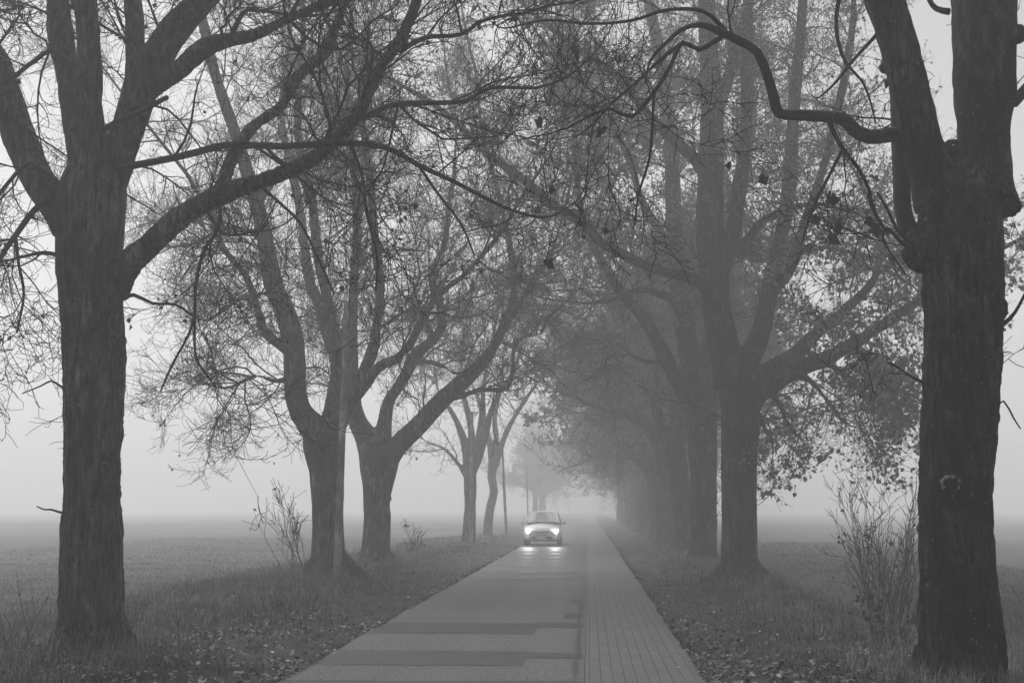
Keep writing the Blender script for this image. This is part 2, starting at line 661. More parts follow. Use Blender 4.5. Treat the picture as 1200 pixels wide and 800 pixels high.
def limb_px(rng, pts, Y, dy=(0, 0), wob=0.0):
    """limb traced in photograph pixels (u, v, width) at distance Y; dy bends it away from that plane"""
    n = len(pts)
    rows = []
    for i, p in enumerate(pts):
        t = i / (n - 1)
        y = Y + dy[0] * (1 - t) + dy[1] * t
        q = at(p[0], p[1], y)
        rows.append((*q, p[2] / 2 / px_m(y)))
    r = catmull(rows, 0.16 * Y / 25 + 0.04)
    P, R = r[:, :3].copy(), np.maximum(r[:, 3], 0.004)
    if wob:
        k = rng.random(3) * 50
        s = np.arange(len(P) - 1) * 0.12
        for a in range(3):
            P[1:, a] += wob * np.minimum(R[1:], 0.06) * vnoise(np.stack([s + k[a], s * 0, s * 0], 1), a)
    return P, R


def extend(rng, P, R, length, top, K=14):
    """carry a limb on beyond where it was traced, up into the crown"""
    d = norm(P[-1] - P[-4])
    trop = np.array([[rng.normal(0, 0.3), rng.normal(0, 0.3), 1.1]])
    Q, S = grow(rng, P[-1:], d[None], np.array([length]), R[-1:], K, 0.10, trop, 0.12)
    return np.vstack([P, Q[0, 1:]]), np.concatenate([R, S[0, 1:]])


def tree(name_label, cat, group, base, seed, Y, trunks, limbs, bark_mat, voxel, smooth_it=4, disp=(0.012, 0), twig=None, foliage=None, mesh_only=False):
    """trunks: list of (P,R) tubes fused into the trunk; limbs: list of (P,R,opt)"""
    rng = np.random.default_rng(seed)
    tw = dict(da=2.2, la=2.2, db=5.0, lb=0.8, dc=9.0, lc=0.32, rmin=0.0045, droop=0.0, up=0.35, ra=0.034, rb=0.013)
    tw.update(twig or {})
    body, thin = MB(), MB()
    for P, R in trunks:
        tubes(body, P, R, 20, True)
    cut = {12.1: 0.10, 14.4: 0.062}.get(Y, 0.045)
    resP, resR, opts = [], [], []
    for P, R, opt in limbs:
        big = R > cut
        if big[0]:
            k = int(np.argmax(~big)) if (~big).any() else len(R)
            k = max(k, 3)
            RR = R.copy()
            RR[:3] *= np.array([1.22, 1.12, 1.05])[:len(RR[:3])]
            tubes(body, P[:k + 1], RR[:k + 1], 14, True)
            if k < len(R) - 2:
                tubes(thin, *[x[None] for x in resample(P[k - 1:], R[k - 1:], max(4, len(R) - k))], 8)
        else:
            tubes(thin, P[None], R[None], 7)
        a, bb = resample(P, R, 26)
        resP.append(a)
        resR.append(bb)
        opts.append(opt)
    resP, resR = np.array(resP), np.array(resR)
    dens = np.array([o.get('dens', 1.0) for o in opts])
    droop = np.array([o.get('droop', 0.0) for o in opts])
    t0 = np.array([o.get('t0', 0.25) for o in opts])
    # level a: branches off the limbs
    S, D, r, t, idx = sprout(rng, resP, resR, tw['da'] * dens, 0.0, (0.6, 1.25), tw['ra'], 0.55, tw['up'], 0.2)
    ok = t > t0[idx]
    S, D, r, t, idx = S[ok], D[ok], r[ok], t[ok], idx[ok]
    L = tw['la'] * (1.15 - 0.5 * t) * rng.uniform(0.45, 1.35, len(S))
    tr = np.zeros((len(S), 3))
    tr[:, 2] = rng.normal(0.35, 0.6, len(S)) - tw['droop'] - droop[idx]
    r = np.maximum(r * rng.uniform(0.6, 1.0, len(S)), tw['rmin'] * 1.8) * np.clip(L / 1.6, 0.5, 1.15)
    PA, RA = grow(rng, S, D, L, r, 9, 0.19, tr, 0.25)
    dA = droop[idx]
    # limb ends behave like branches too
    tubes(thin, PA, RA, 5)
    # level b
    S, D, r, t, idx = sprout(rng, PA, RA, tw['db'], 0.12, (0.5, 1.1), tw['rb'], 0.62, 0.15, 0.2)
    L = tw['lb'] * (1.2 - 0.5 * t) * rng.uniform(0.4, 1.4, len(S))
    tr = np.zeros((len(S), 3))
    tr[:, 2] = rng.normal(0.30, 0.6, len(S)) - 0.5 * tw['droop'] - 0.6 * dA[idx]
    PB, RB = grow(rng, S, D, L, np.maximum(r, tw['rmin'] * 1.25), 6, 0.19, tr, 0.5)
    tubes(thin, PB, np.maximum(RB, tw['rmin']), 4)
    # level c: twiglets
    S, D, r, t, idx = sprout(rng, PB, RB, tw['dc'], 0.1, (0.5, 1.15), tw['rmin'] * 1.2, 0.8, 0.2, 0.0)
    L = tw['lc'] * rng.uniform(0.35, 1.5, len(S))
    tr = np.zeros((len(S), 3))
    tr[:, 2] = rng.normal(0.35, 0.6, len(S)) - 0.5 * tw['droop']
    PC, RC = grow(rng, S, D, L, np.maximum(r, tw['rmin']), 4, 0.17, tr, 0.8)
    tubes(thin, PC, np.maximum(RC, tw['rmin'] * 0.8), 3)
    skin = fuse(body, voxel, smooth_it, disp)
    lf = MB()
    if foliage:
        n, size, hang, shape, mat = foliage
        src = np.concatenate([PC[:, 2:].reshape(-1, 3), PB[:, 3:].reshape(-1, 3)])
        zone = vnoise(src * 0.55, seed + 3) + 0.5 * vnoise(src * 1.7, seed + 4)      # leaves hang on in clumps
        p = np.clip(zone + 0.55, 0.06, 1)
        if foliage_low is not None:
            p = p * foliage_low(src)
        sel = rng.choice(len(src), min(n, len(src) * 3), p=p / p.sum())
        q = src[sel] + rng.normal(0, 0.03, (len(sel), 3))
        leaves(lf, rng, q, size if big_low is None else np.where(big_low(q), size * 1.75, size), hang, shape)
    if mesh_only:
        return skin, thin, lf
    root = thing('roadside_tree', name_label, cat, base, group)
    link('trunk', skin, bark_mat, root)
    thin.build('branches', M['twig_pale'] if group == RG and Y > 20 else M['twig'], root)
    if foliage:
        lf.build('leaves', foliage[4], root)
    return root


foliage_low = None
big_low = None
LG, RG = 'trees lining the left verge', 'trees lining the right verge'


def trunk_px(rng, pts, Y, flare=1.0):
    P, R = limb_px(rng, pts, Y)
    z0 = P[0, 2]
    k = np.clip(1 - (P[:, 2] - z0) / 0.55, 0, 1)
    R = R * (1 + 0.16 * flare * k ** 2)
    P0 = P[0] - np.array([0, 0, 0.35])
    return np.vstack([P0[None], P]), np.concatenate([[R[0] * 1.1], R])


def roots(rng, P, R, n, reach=0.55):
    """low buttress roots round the foot of a trunk"""
    out = []
    a0 = rng.random() * TAU
    c, r = P[1], R[1]
    for k in range(n):
        a = a0 + k * TAU / n + rng.normal(0, 0.25)
        d = np.array([math.cos(a), math.sin(a), 0])
        q = np.array([c + d * r * 0.45 + [0, 0, 0.55], c + d * r * 0.85 + [0, 0, 0.2], c + d * (r + reach * 0.45) + [0, 0, 0.0], c + d * (r + reach) + [0, 0, -0.14]])
        rr = np.array([0.10, 0.13, 0.10, 0.05]) * r / 0.42
        s = catmull(np.column_stack([q, rr]), 0.08)
        out.append((s[:, :3], s[:, 3]))
    return out


def burl(c, r, d):
    """short fat lump on a trunk"""
    d = norm(np.asarray(d, float))
    t = np.linspace(-1, 1, 9)
    return c + d[None] * (t * r)[:, None], r * np.sqrt(np.maximum(1 - t ** 2, 0.02))


def spec_tree(label, group, seed, Y, trunk_pts, limb_list, bark_mat, voxel, ext=5.0, flare=1.0, nroots=5, reach=0.55, girth=1.0, lumps=(), **kw):
    rng = np.random.default_rng(seed + 1000)
    T = trunk_px(rng, [(u, v, w * girth) for u, v, w in trunk_pts], Y, flare)
    trunks = [T] + roots(rng, *T, nroots, reach) + list(lumps)
    limbs = []
    for pts, dy, opt in limb_list:
        P, R = limb_px(rng, pts, Y, dy, opt.get('wob', 0.35))
        if opt.get('ext', 1):
            P, R = extend(rng, P, R, ext * opt.get('ext', 1) * rng.uniform(0.85, 1.15), 0)
        limbs.append((P, R, opt))
    b = T[0][1]
    return tree(label, 'tree', group, (b[0], b[1], float(ground_z(b[0], b[1]))), seed, Y, trunks, limbs, bark_mat, voxel, **kw)


# --- left foreground tree
YL1 = 14.4
L1_limbs = [
    ([(84, 262, 46), (58, 228, 42), (38, 195, 40), (14, 132, 38), (-4, 80, 36), (-26, 35, 34)], (0, 0.5), dict(t0=0.2, dens=0.9)),
    ([(98, 225, 40), (93, 165, 33), (84, 100, 30), (71, 30, 29), (62, -30, 28)], (0.1, 0.9), dict(t0=0.16, dens=0.9)),
    ([(106, 225, 40), (107, 150, 32), (106, 80, 28), (99, 0, 27), (97, -60, 26)], (-0.1, -0.7), dict(t0=0.16, dens=0.9)),
    ([(118, 240, 38), (140, 172, 36), (154, 110, 27), (158, 55, 24), (156, 0, 22), (150, -50, 20)], (0.1, 0.8), dict(t0=0.16, dens=0.9)),
    ([(124, 228, 38), (154, 142, 42), (174, 85, 42), (198, 42, 38), (232, 4, 36), (262, -32, 34)], (0, -0.5), dict(t0=0.16, dens=0.9)),
    ([(150, 130, 26), (178, 104, 24), (210, 80, 23), (238, 57, 22), (270, 48, 19), (302, 41, 17), (340, 25, 15), (392, 1, 14), (440, -28, 12)], (-0.2, -1.6), dict(t0=0.15)),
    ([(128, 335, 44), (152, 308, 32), (178, 284, 28), (207, 256, 27), (238, 237, 26), (264, 224, 25), (300, 213, 22), (346, 194, 19), (378, 176, 18), (402, 152, 17), (424, 130, 17), (437, 100, 16), (452, 72, 15), (470, 48, 14), (487, 8, 13), (498, -30, 12)], (0, -1.2), dict(t0=0.12, droop=0.15, dens=0.8)),
    ([(258, 228, 17), (270, 192, 15), (287, 160, 15), (301, 146, 14), (332, 123, 14), (348, 92, 14), (379, 66, 13), (392, 36, 12), (402, 10, 11), (412, -30, 10)], (-0.2, 1.6), dict(t0=0.1)),
    ([(112, 205, 12), (140, 196, 10), (165, 191, 9), (200, 184, 9), (234, 176, 9), (266, 169, 9), (330, 171, 8.5), (400, 169, 8), (450, 173, 7), (490, 193, 6.5), (533, 213, 5.5), (567, 231, 5)], (-0.1, -1.5), dict(t0=0.08, droop=0.9, ext=0.35)),
    ([(424, 140, 8), (442, 131, 7), (467, 122, 6.5), (533, 120, 6), (551, 116, 5.5), (574, 103, 5), (627, 103, 4)], (-1.1, -1.6), dict(t0=0.05, ext=0.3)),
    ([(470, 60, 7), (500, 44, 6), (540, 40, 5), (566, 24, 4.5), (610, 16, 4)], (-1.1, -2.2), dict(t0=0.05, ext=0.3)),
    ([(268, 50, 7), (285, 16, 6), (300, 12, 5), (340, 18, 4)], (-0.8, -0.6), dict(ext=0.3, t0=0.1)),
    ([(258, 224, 6), (257, 266, 5), (240, 292, 4.5), (230, 330, 4), (228, 366, 3.6), (229, 415, 3), (240, 436, 2.6), (254, 455, 2)], (-0.3, -0.5), dict(ext=0, t0=0.1, droop=0.5, dens=0.6)),
    ([(228, 372, 3.6), (220, 394, 3.2), (203, 424, 3), (193, 446, 2.6), (188, 458, 2)], (-0.4, -0.6), dict(ext=0, t0=0.05, droop=0.3, dens=0.5)),
    ([(300, 214, 5), (330, 240, 4), (352, 262, 3.6), (372, 300, 3), (392, 345, 2.4)], (-0.4, -0.9), dict(ext=0, t0=0.1, droop=0.8)),
    ([(410, 168, 5), (424, 205, 4), (430, 250, 3.5), (442, 300, 3), (440, 340, 2.4)], (-1.2, -1.4), dict(ext=0, t0=0.1, droop=0.8)),
    ([(490, 193, 4.5), (512, 225, 3.6), (540, 262, 3), (556, 300, 2.2)], (-1.4, -1.7), dict(ext=0, t0=0.1, droop=0.8)),
    ([(118, 370, 8), (140, 352, 6), (156, 345, 5), (178, 355, 4), (205, 357, 3.4), (228, 372, 3)], (-0.3, -0.4), dict(ext=0, t0=0.1, droop=0.5)),
    ([(66, 228, 9), (40, 245, 8), (18, 275, 7), (2, 300, 6), (-15, 340, 4)], (-0.2, -0.4), dict(ext=0.15, t0=0.1, droop=0.7, dens=2.0)),
    ([(60, 210, 8), (36, 192, 6), (10, 215, 5), (-16, 250, 4)], (-0.3, -0.6), dict(ext=0.1, t0=0.1, droop=0.8, dens=2.0)),
    ([(90, 306, 7), (70, 300, 6), (52, 296, 5), (30, 300, 4), (10, 305, 3)], (-0.2, -0.3), dict(ext=0.1, t0=0.1, droop=0.6, dens=1.5)),
    ([(18, 275, 5), (22, 310, 4), (28, 345, 3.4), (20, 390, 2.6)], (-0.3, -0.4), dict(ext=0.0, t0=0.05, droop=0.6, dens=1.6)),
    ([(84, 80, 10), (60, 60, 7), (40, 72, 6), (10, 95, 5)], (-0.2, -0.5), dict(ext=0.2, t0=0.1, dens=1.6)),
    ([(103, 170, 9), (126, 148, 8), (156, 134, 8), (196, 114, 6)], (-0.2, -0.75), dict(ext=0, t0=0.2, dens=0.5)),
    ([(92, 462, 4), (70, 452, 3), (60, 446, 2.4), (48, 452, 2), (26, 461, 1.5)], (-0.2, -0.3), dict(ext=0, t0=0.2, dens=0.0)),
    ([(90, 604, 4), (70, 600, 3), (60, 597, 2.4), (52, 597, 2), (43, 593, 1.5)], (-0.2, -0.3), dict(ext=0, t0=0.2, dens=0.0)),
]
rr = np.random.default_rng(3)
spec_tree('broad bare grey tree at the left edge with one long limb arching over the road', LG, 101, YL1,
          [(104, 768, 92), (105, 742, 86), (106, 700, 82), (107, 640, 78), (108, 570, 74), (109, 500, 77), (111, 430, 84), (108, 370, 82), (105, 310, 86), (106, 260, 92), (110, 215, 88), (120, 185, 62)],
          L1_limbs, M['bark_left'], 0.018, disp=(0.018, 0.020), smooth_it=2, nroots=4, reach=0.16, flare=0.3, girth=0.90,
          lumps=[burl(at(134, 402, YL1 - 0.1), 0.15, (0.1, 0, 1)), burl(at(137, 425, YL1 - 0.1), 0.10, (0, 0, 1)), burl(at(115, 375, YL1 - 0.33), 0.10, (1, 0, 0.2))],
          twig=dict(da=3.2, la=1.8, db=7.0, lb=0.62, dc=9.5, lc=0.26, rmin=0.0036, droop=0.0, ra=0.020, rb=0.0075),
          foliage=(1300, 0.042, 1.2, LEAF, M['dead_leaf']))

# --- second left tree, forked and leaning
YL2 = 29.0
L2_limbs = [
    ([(378, 510, 34), (364, 496, 32), (349, 472, 28), (346, 430, 26), (342, 392, 26), (332, 360, 25), (320, 333, 24), (311, 286, 21), (300, 240, 19), (278, 165, 16), (254, 95, 14), (240, 35, 12)], (0, -1.5), dict(t0=0.10)),
    ([(338, 410, 13), (322, 400, 12), (309, 388, 11), (300, 356, 10), (286, 322, 9), (264, 296, 7), (250, 262, 6)], (-0.6, -1.6), dict(t0=0.1, droop=0.3)),
    ([(384, 512, 30), (398, 494, 20), (410, 468, 16), (424, 440, 15), (437, 410, 14), (443, 376, 13), (446, 333, 12), (440, 283, 12), (437, 240, 11), (432, 190, 10), (424, 120, 9), (430, 50, 8)], (-0.1, 0.9), dict(t0=0.10)),
    ([(412, 468, 14), (427, 452, 12), (444, 430, 11), (467, 418, 10), (484, 396, 9.5), (498, 368, 9), (513, 346, 8), (541, 325, 7), (564, 300, 6), (580, 282, 5)], (0, -2.0), dict(t0=0.15, droop=0.2)),
    ([(380, 515, 24), (390, 470, 18), (394, 420, 16), (386, 360, 14), (372, 300, 13), (366, 240, 12), (350, 160, 11), (352, 80, 9)], (0.3, 2.2), dict(t0=0.12)),
    ([(345, 440, 9), (325, 446, 6), (300, 440, 5), (275, 452, 3.5)], (-0.3, -1.4), dict(ext=0.2, t0=0.1, droop=0.15, dens=1.3)),
    ([(333, 360, 9), (310, 345, 6), (280, 352, 5), (250, 372, 3.5)], (0.4, 1.4), dict(ext=0.2, t0=0.1, droop=0.15, dens=1.3)),
    ([(312, 290, 9), (290, 270, 7), (262, 268, 5), (230, 285, 4)], (-0.6, -2.4), dict(ext=0.3, t0=0.1, droop=0.15, dens=1.3)),
    ([(300, 240, 9), (330, 205, 7), (358, 190, 5), (390, 182, 4)], (-0.8, -2.0), dict(ext=0.4, t0=0.1, dens=1.3)),
]
spec_tree('leaning bare tree just behind the nearest pole, splitting low into two curved stems', LG, 102, YL2,
          [(386, 680, 50), (385, 655, 43), (384, 620, 38), (384, 580, 38), (382, 548, 41), (378, 520, 48), (376, 500, 42)],
          L2_limbs, M['bark_left'], 0.045, disp=(0.02, 0), nroots=4, ext=6.0, flare=1.6,
          twig=dict(da=3.6, la=2.4, db=6.8, lb=0.85, dc=9.0, lc=0.34, rmin=0.0042, droop=0.1, ra=0.024, rb=0.009),
          foliage=(700, 0.055, 1.0, LEAF4, M['dead_leaf']))

# --- third left tree
YL3 = 36.0
L3_limbs = [
    ([(440, 540, 32), (428, 512, 27), (417, 490, 24), (408, 455, 20), (398, 425, 19), (388, 400, 17), (377, 366, 15), (364, 330, 13), (357, 290, 12), (350, 240, 11), (335, 170, 10)], (0, 1.5), dict(t0=0.12)),
    ([(418, 492, 18), (415, 455, 16), (413, 400, 14), (415, 330, 12), (418, 267, 11), (415, 200, 10), (408, 120, 9)], (0.1, -1.0), dict(t0=0.12)),
    ([(446, 535, 26), (450, 500, 18), (454, 473, 15), (470, 447, 14), (489, 414, 13), (510, 397, 12), (518, 377, 11), (514, 350, 10), (506, 318, 9), (520, 288, 8), (526, 240, 7)], (0, 1.8), dict(t0=0.10)),
    ([(446, 548, 30), (463, 527, 25), (478, 511, 24), (494, 496, 23), (517, 470, 22), (543, 447, 20), (567, 423, 16), (580, 403, 14), (591, 380, 13), (601, 350, 11), (602, 320, 9), (596, 280, 8), (584, 230, 7)], (0, -1.4), dict(t0=0.10, droop=0.2)),
    ([(524, 465, 9), (543, 463, 7), (562, 456, 6.5), (578, 456, 6), (594, 455, 6), (600, 433, 5.5), (603, 405, 5), (614, 394, 5), (634, 391, 4), (640, 375, 3.5)], (-0.8, -1.6), dict(t0=0.1, ext=0.3)),
    ([(597, 372, 8), (613, 352, 6), (626, 325, 5), (644, 300, 4.5), (660, 250, 4)], (-1.2, -2.2), dict(t0=0.1, ext=0.5)),
    ([(509, 398, 8), (486, 362, 5), (455, 378, 5), (440, 385, 4)], (0.8, -0.5), dict(t0=0.1, ext=0.2)),
    ([(467, 445, 7), (490, 424, 6), (516, 428, 5), (530, 436, 4)], (0.4, -0.8), dict(t0=0.1, ext=0.2)),
]
spec_tree('bare Y forked tree whose thick right limb reaches over the road, behind the leaning tree', LG, 103, YL3,
          [(438, 666, 40), (440, 640, 34), (442, 600, 31), (443, 570, 35), (444, 545, 46), (446, 530, 42)],
          L3_limbs, M['bark_left'], 0.05, disp=(0.022, 0), nroots=4, ext=7.0, flare=1.4,
          lumps=[burl(at(455, 584, YL3 - 0.2), 0.12, (0.2, 0, 1))],
          twig=dict(da=3.6, la=2.5, db=6.4, lb=0.9, dc=8.0, lc=0.36, rmin=0.0050, droop=0.05, ra=0.026, rb=0.010),
          foliage=(600, 0.06, 1.0, LEAF4, M['dead_leaf']))

# --- fourth and fifth left trees, paler
YL4 = 60.0
L4_limbs = [
    ([(550, 548, 13), (545, 520, 10), (538, 500, 8), (528, 480, 6), (517, 466, 4)], (0, 0.5), dict(t0=0.3)),
    ([(551, 548, 12), (553, 515, 9), (550, 490, 8), (544, 465, 7), (540, 440, 5)], (0, 1.5), dict(t0=0.3)),
    ([(553, 548, 12), (560, 520, 9), (565, 490, 8), (566, 460, 6), (570, 430, 5)], (0, -1.5), dict(t0=0.3)),
    ([(553, 552, 11), (563, 530, 9), (570, 505, 8), (576, 480, 7), (588, 455, 6), (600, 440, 5)], (0, -1.0), dict(t0=0.3)),
    ([(548, 560, 6), (535, 540, 5), (520, 525, 4), (505, 520, 3)], (0, -1.0), dict(t0=0.2, ext=0.3)),
]
spec_tree('pale slim tree right behind a thin pole, nearer of two hazy bare trees', LG, 104, YL4,
          [(549, 640, 17), (550, 615, 15), (551, 585, 14), (551, 560, 15), (551, 545, 14)],
          L4_limbs, M['bark_left'], 0.055, disp=(0.02, 0), nroots=3, ext=8.0,
          twig=dict(da=3.0, la=2.4, db=4.5, lb=1.0, dc=4.5, lc=0.45, rmin=0.008, droop=0.0, rb=0.012),
          foliage=(900, 0.12, 1.0, LEAF4, M['dead_leaf']))
YL5 = 75.0
L5_limbs = [
    ([(578, 545, 10), (573, 515, 7), (566, 490, 6), (560, 465, 5)], (0, 1.0), dict(t0=0.3)),
    ([(579, 545, 10), (582, 515, 7), (580, 490, 6), (585, 460, 5)], (0, 1.6), dict(t0=0.3)),
    ([(580, 545, 9), (590, 515, 7), (602, 490, 6), (618, 465, 5), (632, 445, 4)], (0, -1.5), dict(t0=0.3)),
]
spec_tree('thin wavy pale tree left of the lone slanting pole, farthest bare tree of the row', LG, 105, YL5,
          [(571, 631, 12), (572, 612, 11), (575, 592, 10), (579, 575, 10), (576, 560, 10), (578, 545, 11)],
          L5_limbs, M['bark_left'], 0.055, disp=(0.02, 0), nroots=3, ext=8.0,
          twig=dict(da=3.0, la=2.4, db=4.0, lb=1.1, dc=4.0, lc=0.5, rmin=0.009, rb=0.013),
          foliage=(900, 0.13, 1.0, LEAF4, M['dead_leaf']))

# --- right foreground tree
YR1 = 12.1
R1_limbs = [
    ([(1106, 232, 58), (1088, 190, 52), (1075, 150, 46), (1065, 100, 43), (1053, 50, 44), (1037, 0, 47), (1019, -45, 44)], (0, -0.3), dict(t0=0.45)),
    ([(1148, 240, 80), (1153, 170, 62), (1157, 100, 70), (1155, 50, 74), (1153, 0, 77), (1149, -50, 74)], (0.05, 0.4), dict(t0=0.5)),
    ([(1098, 305, 36), (1076, 284, 26), (1061, 250, 21), (1058, 205, 21), (1056, 165, 22), (1052, 120, 18), (1044, 70, 16)], (0.15, 0.7), dict(t0=0.3, ext=0.4)),
    ([(1070, 160, 20), (1048, 157, 19), (1018, 160, 18), (998, 150, 17), (986, 138, 16), (960, 134, 14.5), (934, 133, 14), (914, 132, 13), (908, 116, 13), (900, 88, 12), (888, 62, 11), (868, 50, 11), (844, 39, 10), (822, 31, 7), (798, 36, 5.5), (770, 60, 4.5)], (0.1, -1.4), dict(t0=0.3, ext=0.2, droop=0.2, wob=0.5, dens=0.7)),
    ([(845, 44, 7), (820, 58, 6), (800, 50, 6), (786, 76, 5.5), (770, 103, 5.5), (741, 137, 5), (718, 128, 4), (697, 133, 3.5), (665, 150, 2.5)], (-1.0, -1.8), dict(t0=0.2, ext=0.15, droop=0.5, dens=1.4)),
    ([(850, 36, 6), (824, 14, 5), (780, 12, 4.5), (740, 24, 4), (690, 28, 3.5), (640, 24, 3), (600, 32, 2.5)], (-1.0, -2.2), dict(t0=0.1, ext=0.1, droop=0.6, dens=1.5)),
    ([(800, 50, 5), (770, 74, 4), (744, 98, 3.6), (720, 118, 3.2), (700, 140, 2.5)], (-1.2, -1.2), dict(t0=0.1, ext=0.1, droop=0.7, dens=1.3)),
    ([(766, 108, 4), (764, 150, 3.6), (760, 188, 3.2), (748, 228, 2.8), (744, 264, 2)], (-1.4, -1.5), dict(t0=0.2, ext=0, droop=0.6, dens=0.7)),
    ([(970, 137, 7), (978, 158, 6), (990, 178, 5.5), (1006, 198, 5), (1018, 222, 4.5), (1021, 240, 4.5), (1032, 262, 4), (1042, 275, 3)], (-0.3, -0.5), dict(t0=0.2, ext=0, droop=0.6, dens=0.7)),
    ([(986, 178, 5), (972, 205, 4), (956, 236, 3.6), (946, 262, 3), (940, 285, 2)], (-0.4, -0.6), dict(t0=0.2, ext=0, droop=0.4, dens=0.6)),
    ([(985, -12, 6), (980, 20, 5), (982, 50, 4.5), (992, 75, 4), (1010, 95, 3), (1020, 120, 2.5), (1026, 145, 2)], (-0.6, -0.8), dict(t0=0.2, ext=0, dens=0.6)),
    ([(1028, 40, 5), (1000, 70, 4), (980, 96, 3.5), (966, 110, 2.5)], (-0.3, -0.8), dict(t0=0.2, ext=0.1, dens=0.7)),
    ([(1112, 14, 9), (1096, 10, 7), (1088, 0, 6), (1080, -20, 5)], (-0.4, -0.5), dict(t0=0.2, ext=0.3)),
    ([(1076, 296, 6), (1058, 286, 4.5), (1040, 268, 4), (1035, 280, 3), (1046, 300, 2.6), (1062, 322, 2)], (-0.35, -0.5), dict(t0=0.05, ext=0, dens=2.2)),
    ([(1074, 290, 6), (1052, 270, 4), (1040, 245, 3.5), (1028, 225, 2.5)], (-0.35, -0.5), dict(t0=0.05, ext=0, dens=1.5)),
    ([(1152, 396, 8), (1176, 380, 6), (1190, 366, 4), (1204, 340, 3.5), (1225, 300, 3)], (0, 0.1), dict(t0=0.05, ext=0.1, dens=2.5, droop=0.5)),
    ([(1188, 120, 14), (1215, 90, 12), (1245, 50, 10)], (0, 0.3), dict(t0=0.2, ext=0.5, droop=0.5)),
    ([(1145, 492, 5), (1164, 480, 3), (1176, 470, 2.4), (1188, 490, 2), (1196, 502, 1.6)], (0, -0.2), dict(t0=0.1, ext=0, dens=1.2)),
    ([(1100, 456, 5), (1078, 446, 4), (1066, 440, 3), (1052, 430, 2.4), (1040, 425, 2)], (-0.1, -0.2), dict(t0=0.2, ext=0, dens=1.0)),
]
foliage_low = lambda q: np.where(q[:, 2] > 8.3, 1.0, np.where(q[:, 0] > 4.6, 0.3, 0.0012))  # dense unseen leaves added high in the crown to shade the fog below
r1 = spec_tree('massive dark tree at the right edge with furrowed bark and a pale horseshoe scar', RG, 201, YR1,
               [(1127, 806, 108), (1126, 770, 103), (1124, 720, 97), (1122, 660, 94), (1121, 590, 92), (1122, 520, 92), (1126, 450, 94), (1128, 390, 97), (1128, 330, 96), (1126, 280, 102), (1126, 240, 102), (1128, 222, 80)],
               R1_limbs, M['bark_right'], 0.0155, disp=(0.016, 0.024), smooth_it=2, nroots=3, reach=0.08, flare=0.1, girth=0.90,
               lumps=[burl(at(1084, 296, YR1 - 0.1), 0.19, (0.3, 0, 1)), burl(at(1170, 238, YR1 - 0.1), 0.11, (0, 0, 1)), burl(at(1050, 78, YR1 - 0.1), 0.06, (1, 0, 0)),
                      burl(at(1038, 80, YR1), 0.06, (0.2, 0, 1)), burl(at(1166, 362, YR1 - 0.1), 0.11, (0, 0, 1)), burl(at(1190, 40, YR1), 0.10, (0, 0, 1)), burl(at(1118, 565, YR1 - 0.34), 0.09, (1, 0, 0.3)),
                      burl(at(1076, 142, YR1 - 0.2), 0.085, (1, 0, 0))],
               twig=dict(da=2.4, la=1.3, db=5.0, lb=0.5, dc=7.5, lc=0.22, rmin=0.0035, droop=0.35),
               foliage=(50000, 0.09, 1.5, LEAF, M['dead_leaf']))


foliage_low = None


def ring_scar(c, rw, rh, thick, nrm, gap, name, mat, parent):
    """raised callus ring on the bark"""
    n = norm(np.asarray(nrm, float))
    e1 = norm(np.cross([0, 0, 1.0], n))
    e2 = np.cross(n, e1)
    a = np.linspace(-math.pi / 2 + gap, 1.5 * math.pi - gap, 26)
    P = c + e1 * (np.cos(a) * rw)[:, None] + e2 * (np.sin(a) * rh)[:, None] + n * (0.008 * np.sin(a * 5))[:, None]
    mb = MB()
    tubes(mb, P, thick * (1 + 0.3 * np.sin(a * 7)), 8, True)
    return mb.build(name, mat, parent)


M['callus'] = simple('callus_bark', 0.24, 0.9, 0.6, 30, 0.2)
M['callus_dark'] = simple('callus_dark_bark', 0.05, 0.9, 0.5, 25, 0.2)
M['hollow'] = simple('hollow_wood', 0.008, 0.95)
toward = norm(CAM - at(1118, 565, YR1))
toward[2] = 0.0
ring_scar(at(1114, 566, YR1 - 0.38), 0.075, 0.06, 0.014, toward, 0.8, 'bark_scar', M['callus'], r1)
ring_scar(at(1117, 178, YR1 - 0.435), 0.07, 0.09, 0.03, toward + [0, 0, -0.1], 0.0, 'knot_hole_rim', M['callus_dark'], r1)
kb = MB()
tubes(kb, np.array([at(1117, 178, YR1 - 0.20), at(1117, 178, YR1 - 0.40), at(1117, 178, YR1 - 0.433)]), np.array([0.05, 0.06, 0.055]), 12, True)
kb.build('knot_hole', M['hollow'], r1)

